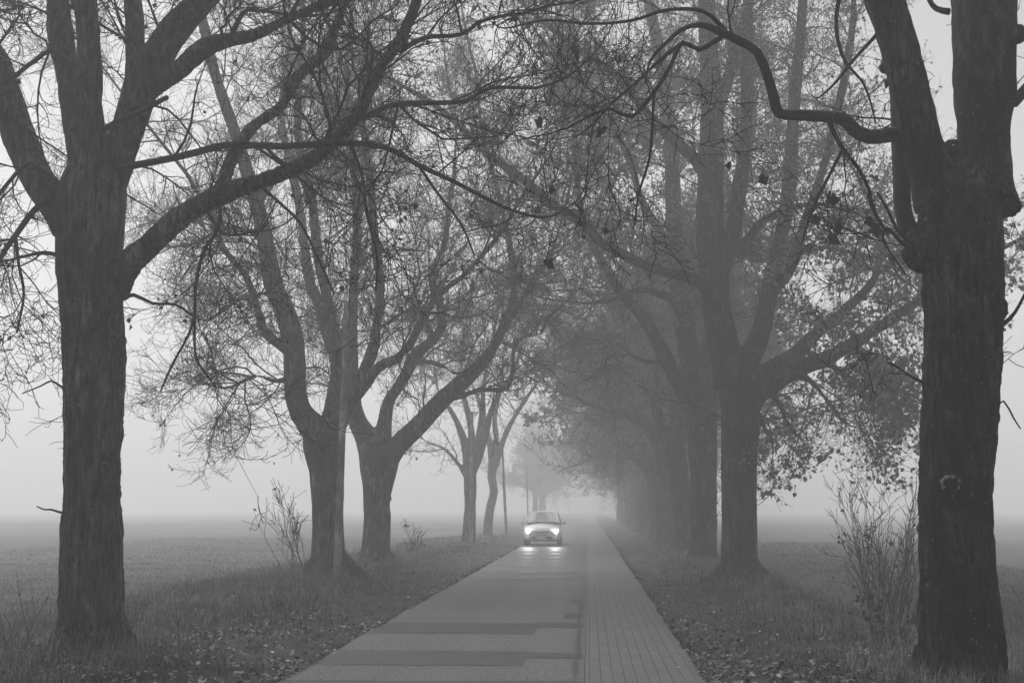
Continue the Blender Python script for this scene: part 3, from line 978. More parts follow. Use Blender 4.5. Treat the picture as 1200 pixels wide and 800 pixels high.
# --- second right tree, leafy
YR2 = 29.4
R2_limbs = [
    ([(872, 480, 30), (886, 463, 25), (908, 448, 23), (930, 434, 21), (967, 420, 18), (990, 408, 16), (1013, 395, 14), (1053, 368, 12), (1078, 352, 10), (1100, 335, 8)], (0, -0.6), dict(t0=0.2, droop=0.9, dens=1.2)),
    ([(872, 450, 28), (888, 440, 24), (910, 429, 22), (930, 417, 20), (957, 390, 16), (987, 366, 13), (1020, 333, 10), (1031, 308, 8)], (0.2, 1.4), dict(t0=0.25, droop=0.5, dens=1.1)),
    ([(866, 440, 34), (878, 420, 28), (892, 390, 24), (899, 360, 21), (904, 333, 20), (910, 300, 19), (918, 260, 18), (926, 200, 16), (930, 120, 15), (938, 40, 13), (944, -30, 12)], (0, 1.2), dict(t0=0.12, droop=0.3)),
    ([(898, 350, 16), (914, 330, 14), (926, 312, 14), (940, 270, 12), (958, 220, 11), (975, 160, 10), (990, 90, 9), (1000, 20, 8)], (0.3, -1.4), dict(t0=0.2, droop=0.3)),
    ([(860, 450, 42), (851, 415, 38), (845, 385, 36), (840, 360, 35), (834, 300, 34), (832, 250, 33), (833, 200, 32), (834, 120, 27), (830, 50, 23), (828, -30, 20)], (0, 0.2), dict(t0=0.12)),
    ([(840, 352, 22), (826, 336, 17), (812, 326, 15), (795, 322, 14), (767, 316, 13), (733, 300, 13), (700, 282, 13), (687, 263, 13), (664, 251, 12), (646, 240, 12), (612, 211, 11), (573, 183, 9), (543, 151, 8), (510, 123, 7), (470, 100, 5)], (-0.2, -2.0), dict(t0=0.2, ext=0.4, droop=0.2, dens=1.1)),
    ([(832, 210, 20), (815, 186, 16), (798, 170, 14), (767, 143, 13), (740, 110, 12), (720, 88, 11), (700, 73, 10), (667, 50, 8), (630, 20, 7)], (-0.2, -1.4), dict(t0=0.2, ext=0.6)),
    ([(840, 330, 20), (858, 280, 18), (868, 220, 17), (874, 160, 16), (876, 80, 15), (876, 0, 13)], (0.1, -0.8), dict(t0=0.12)),
    ([(834, 150, 18), (850, 100, 15), (862, 60, 14), (880, 0, 12)], (0, -0.6), dict(t0=0.12)),
    ([(866, 300, 12), (890, 262, 10), (925, 245, 8), (960, 240, 6), (1000, 250, 5)], (0, -1.5), dict(t0=0.2, ext=0.4, droop=0.7, dens=1.4)),
    ([(900, 330, 10), (930, 300, 8), (970, 290, 6), (1010, 300, 5)], (0.4, 1.5), dict(t0=0.2, ext=0.4, droop=0.7, dens=1.4)),
    ([(934, 436, 9), (952, 448, 7), (970, 470, 5), (985, 490, 4)], (-0.4, -0.6), dict(t0=0.1, ext=0.1, droop=0.8, dens=2.2)),
    ([(900, 452, 8), (912, 472, 6), (925, 500, 4.5), (940, 515, 3)], (-0.2, 0.3), dict(t0=0.1, ext=0.0, droop=0.6, dens=2.0)),
    ([(1000, 402, 8), (1015, 420, 6), (1030, 436, 4.5), (1040, 450, 3)], (-0.4, -0.2), dict(t0=0.1, ext=0.0, droop=0.7, dens=2.2)),
    ([(967, 420, 8), (990, 440, 6), (1008, 455, 4.5), (1026, 468, 3)], (-0.4, 0.6), dict(t0=0.1, ext=0.0, droop=0.7, dens=2.2)),
    ([(880, 470, 7), (890, 490, 5), (898, 505, 4), (905, 520, 3)], (0.3, 0.9), dict(t0=0.1, ext=0.0, droop=0.6, dens=2.0)),
]


def low_right(src):
    return np.where((src[:, 0] > 3.9) & (src[:, 2] < 8), 0.9, 0.85)


big_low = lambda q: (q[:, 0] > 3.9) & (q[:, 2] < 8)
foliage_low = low_right
spec_tree('leafy tree with pale flecked trunk, its right limbs hung with leaves over the field', RG, 202, YR2,
          [(868, 684, 47), (867, 660, 43), (866, 620, 41), (866, 580, 41), (866, 530, 42), (867, 480, 45), (866, 455, 48), (862, 435, 46)],
          R2_limbs, M['bark_far'], 0.04, disp=(0.018, 0.004), nroots=5, ext=6.0, flare=1.2,
          twig=dict(da=3.6, la=2.3, db=5.6, lb=0.85, dc=10.0, lc=0.34, rmin=0.0042, droop=0.0, ra=0.024, rb=0.009),
          foliage=(62000, 0.048, 1.4, LEAF, M['leaf']))
foliage_low = big_low = None

# --- third right tree
YR3 = 38.3
R3_limbs = [
    ([(822, 490, 30), (812, 470, 22), (800, 456, 20), (777, 413, 18), (760, 380, 16), (745, 362, 15), (730, 346, 14), (707, 310, 12), (694, 284, 11), (682, 250, 10), (676, 200, 9)], (0, -0.8), dict(t0=0.2)),
    ([(822, 490, 30), (815, 450, 26), (805, 400, 24), (795, 330, 22), (790, 260, 20), (788, 190, 18), (780, 110, 16), (768, 40, 15), (757, -10, 13)], (0, 0.8), dict(t0=0.12)),
    ([(826, 490, 28), (830, 440, 24), (836, 380, 22), (850, 300, 20), (866, 220, 18), (880, 140, 15)], (0, 1.5), dict(t0=0.12)),
    ([(800, 370, 13), (785, 350, 11), (770, 345, 10), (748, 340, 8), (720, 350, 6)], (-0.2, -1.5), dict(t0=0.2, ext=0.4)),
    ([(792, 300, 14), (772, 270, 11), (750, 230, 10), (735, 180, 9), (700, 130, 8), (670, 100, 7)], (0.1, -1.8), dict(t0=0.2, ext=0.6)),
    ([(780, 420, 9), (760, 424, 7), (735, 415, 6), (712, 420, 4)], (0, 1.8), dict(t0=0.2, ext=0.3)),
]
spec_tree('dark trunk half hidden behind the pale flecked tree, long limb rising left from its fork', RG, 203, YR3,
          [(824, 668, 36), (824, 640, 33), (824, 600, 32), (824, 550, 32), (823, 510, 35), (822, 485, 36)],
          R3_limbs, M['bark_far'], 0.05, disp=(0.02, 0), nroots=5, ext=8.0, flare=1.2,
          twig=dict(da=3.4, la=2.5, db=5.8, lb=0.95, dc=8.5, lc=0.38, rmin=0.0050, droop=0.0, ra=0.026, rb=0.010),
          foliage=(95000, 0.058, 1.3, LEAF4, M['leaf']))


# --- the rest of the right row: three grown trees, copied
def wild_tree(seed, lean, n_leaf, rmin):
    rng = np.random.default_rng(seed)
    h = rng.uniform(3.6, 4.6)
    z = np.linspace(-0.35, h, 14)
    bx = lean[0] * np.clip(z / h, 0, 1) ** 1.5 * 0.35
    P = np.stack([bx + 0.05 * np.sin(z * 1.1 + seed), 0.05 * np.cos(z * 0.9 + seed), z], 1)
    R = 0.39 + 0.06 * np.exp(-np.maximum(z, 0) * 1.6) + 0.05 * np.clip(z - h + 0.8, 0, 1)
    trunks = [(P, R)] + roots(rng, P, R, 5)
    limbs = []
    n = rng.integers(5, 7)
    a0 = rng.random() * TAU
    for k in range(n + 3):
        a = a0 + k * TAU / n * 1.0 + rng.normal(0, 0.25)
        inner = k >= n
        tilt = rng.uniform(0.12, 0.3) if inner else rng.uniform(0.5, 0.95)
        d = np.array([math.cos(a) * math.sin(tilt), math.sin(a) * math.sin(tilt), math.cos(tilt)])
        s = P[-1] - np.array([0, 0, rng.uniform(0.15, 0.5)])
        Lm = rng.uniform(10, 12.5) if inner else rng.uniform(7.5, 10)
        Q, S = grow(rng, s[None], d[None], np.array([Lm]), np.array([rng.uniform(0.17, 0.25)]), 26, 0.075, np.array([[0, 0, rng.uniform(-0.1, 0.6)]]), 0.12)
        limbs.append((Q[0], S[0], dict(t0=0.22)))
        if not inner:           # a lower side limb that sags over road or field
            d2 = norm(np.array([math.cos(a + 0.5), math.sin(a + 0.5), 0.25]))
            Q, S = grow(rng, Q[0, 6:7], d2[None], np.array([rng.uniform(3.5, 5.5)]), np.array([0.085]), 18, 0.09, np.array([[0, 0, 0.1]]), 0.2)
            limbs.append((Q[0], S[0], dict(t0=0.1, droop=0.1)))
    return tree('', 'tree', None, (0, 0, 0), seed, 0, trunks, limbs, None, 0.06, twig=dict(da=2.4, la=2.6, db=3.6, lb=1.1, dc=4.2, lc=0.48, rmin=rmin, droop=0.0, rb=0.012),
                foliage=(n_leaf, 0.085, 1.2, LEAF4, None), disp=(0.025, 0), mesh_only=True)


kinds = []
foliage_low = lambda q: np.where(q[:, 2] > 5.2, 1.0, 0.12)
for sd, ln in ((301, (-1, 0)), (302, (0.4, 0)), (303, (-0.6, 0))):
    sk, th, lf = wild_tree(sd, ln, 62000, 0.0075)
    kinds.append((sk, th.mesh('branches'), lf.mesh('leaves')))
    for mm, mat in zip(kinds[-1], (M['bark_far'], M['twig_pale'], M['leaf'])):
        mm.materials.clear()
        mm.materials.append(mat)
foliage_low = None
far_labels = [
    'dark trunk left of the flecked one, right beside a narrow bright gap, third from it',
    'grey trunk just left of the bright slit between two trunks in the right row',
    'hazy trunk, sixth from the camera along the right verge',
    'hazy trunk, seventh from the camera along the right verge',
    'pale trunk, eighth from the camera along the right verge',
    'pale foggy trunk, ninth from the camera along the right verge',
    'faint trunk, tenth from the camera along the right verge',
    'faint trunk, eleventh from the camera along the right verge',
    'ghostly trunk twelfth along the right verge, near the tunnel end',
    'ghostly trunk thirteenth along the right verge, near the tunnel end',
    'ghostly trunk at the tunnel end, last but one of the right row',
    'ghostly trunk at the tunnel end, last and faintest of the right row',
]
far_pos = [(3.45, 47.5), (3.4, 57.0), (3.5, 66.5), (3.4, 78), (3.5, 88), (3.4, 98), (3.5, 109), (3.4, 121), (3.5, 132), (3.4, 144)]
rr = np.random.default_rng(77)
for k, (x, y) in enumerate(far_pos):
    root = thing('roadside_tree', far_labels[k], 'tree', (x, y, float(ground_z(x, y)) - 0.02), RG)
    root.rotation_euler.z = rr.uniform(-0.5, 0.5) if k % 2 == 0 else math.pi + rr.uniform(-0.5, 0.5)
    s = rr.uniform(0.94, 1.1)
    root.scale = (s, s, s * rr.uniform(0.95, 1.08))
    for nm, me in zip(('trunk', 'branches', 'leaves'), kinds[k % 3]):
        o = bpy.data.objects.new(nm, me)
        C.objects.link(o)
        o.parent = root
# unseen tree, added where the row goes on, to shade the near fog and verge
root = thing('roadside_tree', 'unseen leafy tree added behind the camera to shade the right verge', 'tree', (3.6, 0.4, 0.0), RG)
root.scale = (1.1, 1.1, 1.3)
for nm, me in zip(('trunk', 'branches', 'leaves'), kinds[0]):
    o = bpy.data.objects.new(nm, me)
    C.objects.link(o)
    o.parent = root
# far off on the left the row begins again and its crowns meet those of the right
for k, (x, y, lab) in enumerate(((-6.6, 158, 'faint tree on the left verge behind the car, nearest of three lost in fog'), (-6.5, 174, 'fainter tree on the left verge behind the car, second of three lost in fog'), (-6.6, 190, 'faintest tree on the left verge behind the car, last of three lost in fog'))):
    root = thing('roadside_tree', lab, 'tree', (x, y, float(ground_z(x, y)) - 0.02), LG)
    root.rotation_euler.z = 1.0 + k * 2
    root.scale = (0.85, 0.85, 0.9)
    for nm, me in zip(('trunk', 'branches', 'leaves'), kinds[(k + 1) % 3]):
        o = bpy.data.objects.new(nm, me)
        C.objects.link(o)
        o.parent = root

# ------------------------------------------------------------------ poles and wire
PX = -5.1
pole_specs = [
    (26.0, 5.85, 0.085, (0.12, 0), 'tall grey wooden pole in front of the leaning forked tree, nearest of the poles'),
    (56.0, 5.8, 0.09, (0.0, 0), 'thin dark pole against the right side of the first pale slim tree'),
    (80.0, 5.5, 0.10, (-0.28, 0), 'slanting pole standing clear between the thin wavy tree and the car'),
    (109.0, 5.2, 0.075, (-0.15, 0), 'pale pole rising behind the left side of the car roof'),
    (140.0, 5.0, 0.07, (-0.05, 0), 'faintest pole, rising from the fog above the middle of the car roof'),
]
tops = []
for y, h, r, lean, lab in pole_specs:
    z0 = float(ground_z(PX, y))
    root = thing('utility_pole', lab, 'pole', (PX, y, z0), 'wooden poles along the left verge')
    mb = MB()
    t = np.linspace(0, 1, 12)
    P = np.stack([PX + lean[0] * t, y + lean[1] * t, z0 - 0.3 + (h + 0.3) * t], 1)
    tubes(mb, P, r * (1 - 0.28 * t), 14, True)
    mb.build('shaft', M['wood_pole'], root)
    top = P[-1]
    tops.append(top)
    mb = MB()
    tubes(mb, np.array([top + [0.0, 0, -0.18], top + [0.10, -0.02, -0.18], top + [0.12, -0.02, -0.12]]), np.array([0.012, 0.012, 0.012]), 6, True)
    tubes(mb, np.array([top + [0.12, -0.02, -0.13], top + [0.12, -0.02, -0.08], top + [0.12, -0.02, -0.03]]), np.array([0.03, 0.035, 0.015]), 10, True)
    mb.build('insulator', M['wire'], root)
t = np.linspace(0, 1, 60)[:, None]
A, B = tops[0] + [0.12, -0.02, -0.06], np.array([PX, -3.0, 5.85])
P = A * (1 - t) + B * t
P[:, 2] -= (4 * 0.85 * t * (1 - t))[:, 0]
mb = MB()
tubes(mb, P, np.full(60, 0.009), 6)
w = mb.build('telephone_wire', M['wire'])
tag(w, 'thin black wire slanting across the left foreground trunk towards the nearest pole', 'wire')


# ------------------------------------------------------------------ shrubs and stems
def shrub(name, label, cat, base, seed, n, height, spread, r0, rmin, db, lb, leafn=0, lsize=0.05, lean=(0, 0), group=None, dc=3.0):
    rng = np.random.default_rng(seed)
    root = thing(name, label, cat, base, group)
    bpt = np.array(base)
    S = bpt + np.column_stack([rng.normal(0, 0.16, n), rng.normal(0, 0.12, n), np.full(n, -0.1)])
    a = rng.random(n) * TAU
    sprd = spread * np.sqrt(rng.random(n))
    D = np.column_stack([np.cos(a) * sprd + lean[0], np.sin(a) * sprd * 0.8 + lean[1], np.ones(n)])
    P, R = grow(rng, S, D, height * rng.uniform(0.55, 1.05, n), np.full(n, r0), 10, 0.06, np.array([[0, 0, 0.25]]), 0.3)
    mb = MB()
    tubes(mb, P, R, 5)
    s, d, r, t, idx = sprout(rng, P, R, db, 0.15, (0.35, 0.8), r0 * 0.6, 0.6, 0.5)
    Pb, Rb = grow(rng, s, d, lb * rng.uniform(0.4, 1.3, len(s)), np.maximum(r, rmin), 6, 0.1, np.array([[0, 0, 0.45]]), 0.5)
    tubes(mb, Pb, np.maximum(Rb, rmin), 4)
    s, d, r, t, idx = sprout(rng, Pb, Rb, dc, 0.15, (0.35, 0.8), rmin, 0.8, 0.4)
    Pc, Rc = grow(rng, s, d, lb * 0.4 * rng.uniform(0.4, 1.3, len(s)), np.maximum(r, rmin), 4, 0.1, np.array([[0, 0, 0.3]]), 0.8)
    if len(s):
        tubes(mb, Pc, np.maximum(Rc, rmin), 3)
    mb.build('stems', M['stem'], root)
    if leafn:
        lf = MB()
        src = np.concatenate([Pb[:, 2:].reshape(-1, 3), P[:, 4:].reshape(-1, 3)])
        leaves(lf, rng, src[rng.integers(0, len(src), leafn)], lsize, 1.0, LEAF)
        lf.build('leaves', M['dead_leaf'], root)
    return root


def gbase(x, y):
    return (x, y, float(ground_z(x, y)))


shrub('bare_shrub', 'many stemmed bare shrub in the ditch between the flecked tree and the massive right tree', 'shrub', gbase(4.6, 20.5), 41, 30, 2.55, 0.52, 0.011, 0.0036, 4.5, 0.55, 90, 0.055)
shrub('bare_shrub', 'sparse shrub with arching shoots behind the left side of the leaning forked tree', 'shrub', gbase(-6.75, 30.2), 42, 11, 2.1, 0.35, 0.010, 0.006, 2.0, 0.8, 14, 0.08, (-0.35, 0))
shrub('bare_shrub', 'small hazy twiggy shrub in the grass right of the Y forked tree', 'shrub', gbase(-5.6, 41.0), 43, 12, 1.1, 0.55, 0.009, 0.006, 4.0, 0.5, 20, 0.08)
shrub('sapling', 'wiry sapling against the right side of the massive dark trunk at the picture edge', 'shrub', gbase(4.75, 13.4), 44, 7, 1.5, 0.35, 0.008, 0.0035, 4.0, 0.45, 40, 0.05)
shrub('bramble', 'low leafy bramble at the left foot of the massive dark trunk', 'shrub', gbase(3.55, 15.6), 45, 14, 0.75, 0.7, 0.006, 0.003, 6.0, 0.3, 120, 0.06)
gs = gpt(27, 800)
shrub('weed_stem', 'tall dry upright weed stems left of the broad left trunk', 'weed', gbase(at(26, 790, 13.4)[0], 13.4), 46, 5, 1.15, 0.10, 0.007, 0.0035, 1.2, 0.35, 6, 0.03)
shrub('weed_stem', 'single thin weed stalk with side tufts just right of the broad left trunk', 'weed', gbase(at(156, 745, 16.0)[0], 16.0), 47, 2, 1.05, 0.06, 0.006, 0.003, 5.0, 0.10, 40, 0.025)
shrub('weed_stem', 'slanting bare weed stalk at the bottom left picture edge', 'weed', gbase(at(-2, 770, 14.0)[0], 14.0), 48, 3, 0.9, 0.15, 0.006, 0.0035, 1.5, 0.3, 0, 0.03, (0.5, 0))

# ------------------------------------------------------------------ grass and litter
def blades(mb, rng, x, y, h, w, bend, lift=0.0):
    n = len(x)
    z = ground_z(x, y) - 0.01 + lift
    a = rng.random(n) * TAU
    d = np.stack([np.cos(a), np.sin(a), 0 * a], 1)
    s = np.stack([-np.sin(a), np.cos(a), 0 * a], 1)
    B = np.stack([x, y, z], 1)
    k = bend * rng.uniform(0.2, 1.2, n)
    up = np.array([0, 0, 1.0])
    m1 = B + up * (h * 0.55)[:, None] + d * (h * 0.22 * k)[:, None]
    tip = B + up * (h * (1 - 0.35 * np.minimum(k, 1.6)))[:, None] + d * (h * 0.75 * k)[:, None]
    hw = (w / 2)[:, None]
    V = np.stack([B - s * hw, B + s * hw, m1 + s * hw * 0.7, m1 - s * hw * 0.7, tip], 1)
    o = (np.arange(n) * 5)[:, None]
    base = mb.k
    mb.add(V, o + np.array([[0, 1, 2, 3]]))
    mb.f.append((o + np.array([[3, 2, 4]]) + base).ravel())
    mb.n.append(np.full(n, 3, np.int32))


def scatter(rng, n, x0, x1, y0, y1, power=2.2):
    """denser towards the camera, as the eye would need"""
    u = rng.random(n)
    y = (y0 ** (1 - power) + u * (y1 ** (1 - power) - y0 ** (1 - power))) ** (1 / (1 - power))
    return rng.uniform(x0, x1, n), y


rng = np.random.default_rng(9)
m, nt, b = new_mat('grass_blades')
c1 = ramp(nt, noise_tex(nt, coords(nt), 0.8, 5, 0.7), [(0.35, 0.036), (0.65, 0.125)])
nt.links.new(c1, b.inputs['Base Color'])
b.inputs['Roughness'].default_value = 0.7
b.inputs['Specular IOR Level'].default_value = 0.25
M['grass'] = m
m, nt, b = new_mat('dry_grass_blades')
c1 = ramp(nt, noise_tex(nt, coords(nt), 6, 4, 0.7), [(0.35, 0.07), (0.65, 0.30)])
nt.links.new(c1, b.inputs['Base Color'])
b.inputs['Roughness'].default_value = 0.7
M['dry_grass'] = m

TREES_XY = [(-5.62, 14.4), (-5.98, 29.0), (-5.95, 36.0), (3.5, 12.1), (3.45, 29.4), (3.45, 38.3)] + [p for p in far_pos]
gm, dm = MB(), MB()
# short verge and meadow grass
x, y = scatter(rng, 230000, -24, -2.85, 10.5, 75)
cover = noise2(x, y, 0.9, 31) + 0.5 * noise2(x, y, 3.0, 32)
edge = sstep(-3.0, -5.2, x)
keep = rng.random(len(x)) < np.clip(0.20 + 0.8 * edge + 0.8 * cover, 0, 1)
x, y = x[keep], y[keep]
hh = (0.05 + 0.10 * sstep(-3.2, -5.5, x) + 0.05 * np.clip(noise2(x, y, 0.5, 33), 0, 1)) * rng.uniform(0.5, 1.5, len(x)) * (1 - 0.55 * sstep(-7.5, -10, x))
blades(gm, rng, x, y, hh, 0.004 + 0.00028 * y * rng.uniform(0.7, 1.3, len(x)), 1.0)
x, y = scatter(rng, 150000, 1.15, 14, 10.5, 75)
cover = noise2(x, y, 0.9, 34) + 0.5 * noise2(x, y, 3.0, 35)
keep = rng.random(len(x)) < np.clip(0.35 + 0.5 * sstep(1.2, 3.0, x) + 0.5 * cover, 0, 1)
x, y = x[keep], y[keep]
hh = (0.045 + 0.09 * sstep(1.5, 3.4, x) + 0.05 * np.clip(noise2(x, y, 0.5, 36), 0, 1)) * rng.uniform(0.5, 1.5, len(x))
blades(gm, rng, x, y, hh, 0.004 + 0.00028 * y * rng.uniform(0.7, 1.3, len(x)), 1.1)
n = 26000
_, ye = scatter(rng, n, 0, 1, 10.5, 90, 1.5)
sd = rng.random(n) < 0.5
off = np.abs(rng.normal(0, 0.09, n)) - 0.05
cl = noise2(sd * 40.0, ye, 1.4, 63) + 0.6 * noise2(sd * 40.0, ye, 5.0, 64)
k = rng.random(n) < np.clip(0.25 + 1.2 * cl, 0.02, 1)
xe = np.where(sd, ROAD_L - off, ROAD_R + off)[k]
ye = ye[k]
blades(gm, rng, xe, ye, rng.uniform(0.03, 0.10, len(xe)), 0.004 + 0.0003 * ye, 1.4, 0.03)
o = gm.build('grass', M['grass'])
tag(o, 'short damp grass covering the verges and the field edge', 'grass', kind='stuff')
# longer dry tufts near the trunks and along the ditch
tx, ty = [], []
for k in range(620):
    if rng.random() < 0.62:
        cx, cy = rng.uniform(-9.0, -4.6), 11 + 45 * rng.random() ** 1.8
        if cx > -5.2 and rng.random() < 0.6:
            continue
    else:
        cx, cy = rng.uniform(2.6, 6.5), 11 + 35 * rng.random() ** 1.6
    n = int(rng.uniform(30, 80))
    tx.append(cx + rng.normal(0, 0.10, n))
    ty.append(cy + rng.normal(0, 0.10, n))
for (px_, py_) in TREES_XY[:6]:
    n = 1400
    a = rng.random(n) * TAU
    r = rng.normal(0.72, 0.2, n)
    keep = noise2(px_ + np.cos(a) * r, py_ + np.sin(a) * r, 2.5, 61) > 0.0
    a, r = a[keep], r[keep]
    tx.append(px_ + np.cos(a) * r)
    ty.append(py_ + np.sin(a) * r)
x, y = np.concatenate(tx), np.concatenate(ty)
blades(dm, rng, x, y, rng.uniform(0.12, 0.42, len(x)), 0.004 + 0.0002 * y, 1.1)
o = dm.build('dry_grass', M['dry_grass'])
tag(o, 'longer pale dry grass tufts round the trunks and ditch', 'grass', kind='stuff')
# fallen leaves
lm = MB()
x, y = scatter(rng, 12000, -7.5, -2.9, 10.5, 60, 2.0)
keep = rng.random(len(x)) < np.clip(0.32 + 0.9 * noise2(x, y, 0.9, 51) + 0.4 * noise2(x, y, 3.1, 53) - 0.5 * sstep(-6.2, -7.5, x), 0.03, 1)
x1, y1 = x[keep], y[keep]
x, y = scatter(rng, 11000, 1.13, 4.2, 10.5, 60, 2.0)
keep = rng.random(len(x)) < np.clip(0.30 + 0.9 * noise2(x, y, 0.9, 52) + 0.4 * noise2(x, y, 3.1, 54), 0.03, 1)
x2, y2 = x[keep], y[keep]
a = rng.random(500) * TAU
r = np.abs(rng.normal(0.9, 0.5, 500)) + 0.4
x3, y3 = -5.3 + np.cos(a) * r, 14.2 + np.sin(a) * r * 0.8
x5, y5 = scatter(rng, 5200, 0, 1, 10.5, 60, 1.7)
k5 = rng.random(5200) < np.clip(0.35 + 0.9 * noise2(x5 * 0, y5, 1.1, 57), 0.05, 1)
sd5 = rng.random(5200) < 0.5
x5 = np.where(sd5, ROAD_L + 0.03 - rng.exponential(0.16, 5200), ROAD_R - 0.03 + rng.exponential(0.16, 5200))[k5]
y5 = y5[k5]
x4, y4 = scatter(rng, 160, ROAD_L, ROAD_R, 10.5, 50, 1.6)
ed = rng.random(160) < 0.8
x4 = np.where(ed, np.where(rng.random(160) < 0.5, ROAD_L + np.abs(rng.normal(0, 0.10, 160)), ROAD_R - np.abs(rng.normal(0, 0.1, 160))), x4)
x, y = np.concatenate([x1, x2, x3, x4, x5]), np.concatenate([y1, y2, y3, y4, y5])
n = len(x)
inr = (x > ROAD_L) & (x < ROAD_R)
z = np.where(inr, 0.012 + 0.008 * noise2(x, y, 0.5, 1), ground_z(x, y) + 0.02)
z = z + np.where(inr, 0, rng.uniform(0, 0.05, n))
a = rng.random(n) * TAU
e1 = np.stack([np.cos(a), np.sin(a), rng.normal(0, 0.35, n)], 1)
e2 = np.stack([-np.sin(a), np.cos(a), rng.normal(0, 0.35, n)], 1)
flat = np.where(inr, 0.1, 1)[:, None]
e1[:, 2:] *= flat
e2[:, 2:] *= flat
s = rng.uniform(0.022, 0.062, n)
LX, LY = LEAF[:, 0], LEAF[:, 1] - 0.4
curl = np.where(inr, 0.15, rng.uniform(0.1, 0.8, n))
V = np.stack([x, y, z], 1)[:, None] + (e1[:, None] * LX[None, :, None] + e2[:, None] * LY[None, :, None]) * s[:, None, None]
V[..., 2] += (curl * s)[:, None] * (LX ** 2 + 0.5 * LY ** 2)[None]
lm.add(V, (np.arange(n) * len(LEAF))[:, None] + np.arange(len(LEAF))[None])
m, nt, b = new_mat('fallen_leaf')
wn = node(nt, 'ShaderNodeTexWhiteNoise')
sn = node(nt, 'ShaderNodeVectorMath', operation='SNAP')
sn.inputs[1].default_value = (0.09, 0.09, 9)
nt.links.new(coords(nt), sn.inputs[0])
nt.links.new(sn.outputs[0], wn.inputs['Vector'])
nt.links.new(ramp(nt, wn.outputs['Value'], [(0.0, 0.02), (0.6, 0.07), (0.9, 0.14), (1.0, 0.5)]), b.inputs['Base Color'])
b.inputs['Roughness'].default_value = 0.6
o = lm.build('fallen_leaves', m)
tag(o, 'fallen autumn leaves scattered over both verges and along the road edges', 'leaves', kind='stuff')

# ------------------------------------------------------------------ the car
M['paint'] = simple('car_paint', 0.88, 0.28, 0.06, 1.5, 0.6)
M['glass'] = simple('car_glass', 0.035, 0.08, 0, 1, 0.7)
M['black'] = simple('black_plastic', 0.02, 0.5)
M['tyre'] = simple('tyre_rubber', 0.018, 0.85)
M['rim'] = simple('wheel_alloy', 0.45, 0.35, metallic=0.6)
M['plate'] = simple('plate_white', 0.55, 0.5)
M['lamp'] = glow('headlight_glow', 0.9, 60)
M['lamp_house'] = simple('headlight_housing', 0.7, 0.12, 0, 1, 0.8)
M['chrome'] = simple('chrome', 0.6, 0.15, metallic=1.0)
CX, CY = -2.07, 57.0
car = thing('car', 'small white hatchback driving towards the camera with both headlights on', 'car', (CX, CY, 0))


def cpart(mb, name, mat, parent=None, smooth=True, sub=0):
    o = mb.build(name, M[mat], None, smooth)
    o.parent = parent or car
    if sub:
        s = o.modifiers.new('s', 'SUBSURF')
        s.levels = s.render_levels = sub
    return o


# body: cross sections along the length (y = 0 at the nose), half profile from sill to centre top
ST = [  # y, half width, z sill, z belt, z top
    (0.00, 0.60, 0.30, 0.52, 0.60), (0.06, 0.72, 0.24, 0.58, 0.70), (0.22, 0.79, 0.20, 0.68, 0.82), (0.55, 0.835, 0.20, 0.80, 0.93),
    (1.00, 0.84, 0.20, 0.90, 1.00), (1.25, 0.84, 0.20, 0.92, 1.02), (2.0, 0.845, 0.20, 0.93, 1.00), (3.0, 0.84, 0.20, 0.96, 1.00), (3.6, 0.81, 0.24, 0.97, 1.0), (3.82, 0.74, 0.32, 0.92, 0.97), (3.88, 0.64, 0.40, 0.85, 0.92)]
sec = []
for y, hw, zs, zb, zt in ST:
    half = [(0, zs), (hw * 0.9, zs), (hw, zs + 0.10), (hw * 1.005, (zs + zb) / 2), (hw * 0.985, zb - 0.05), (hw * 0.93, zb + 0.01), (hw * 0.6, zt - 0.025), (0, zt)]
    row = half + [(-a, c) for a, c in half[-2:0:-1]]
    sec.append([(a, y, c) for a, c in row])
sec = np.array(sec)
ns, k = sec.shape[:2]
q = []
for i in range(ns - 1):
    for j in range(k):
        q.append((i * k + j, i * k + (j + 1) % k, (i + 1) * k + (j + 1) % k, (i + 1) * k + j))
mb = MB().add(sec, q)
for i, rev in ((0, False), (ns - 1, True)):       # close nose and tail with strips across
    half = k // 2
    caps = [(i * k + j, i * k + j + 1, i * k + (k - j - 1) % k, i * k + (k - j) % k) for j in range(half)]
    for c_ in caps:
        c_ = list(dict.fromkeys(c_))
        mb.f.append(np.array(c_ if rev else c_[::-1]))
        mb.n.append(np.array([len(c_)], np.int32))
cpart(mb, 'body', 'paint', sub=2)


def cabin(y_f0, y_f1, y_r1, y_r0, z0, z1, hw0, hw1, crown=0.035):
    """greenhouse corner frame: returns function (side, t_len, t_h)"""
    def f(s, tl, th):
        y = (y_f0 + (y_f1 - y_f0) * th) * (1 - tl) + (y_r0 + (y_r1 - y_r0) * th) * tl
        hw = hw0 + (hw1 - hw0) * th
        return np.array([s * hw, y, z0 + (z1 - z0) * th])
    return f


cab = cabin(0.92, 1.72, 3.35, 3.72, 0.965, 1.45, 0.755, 0.60)
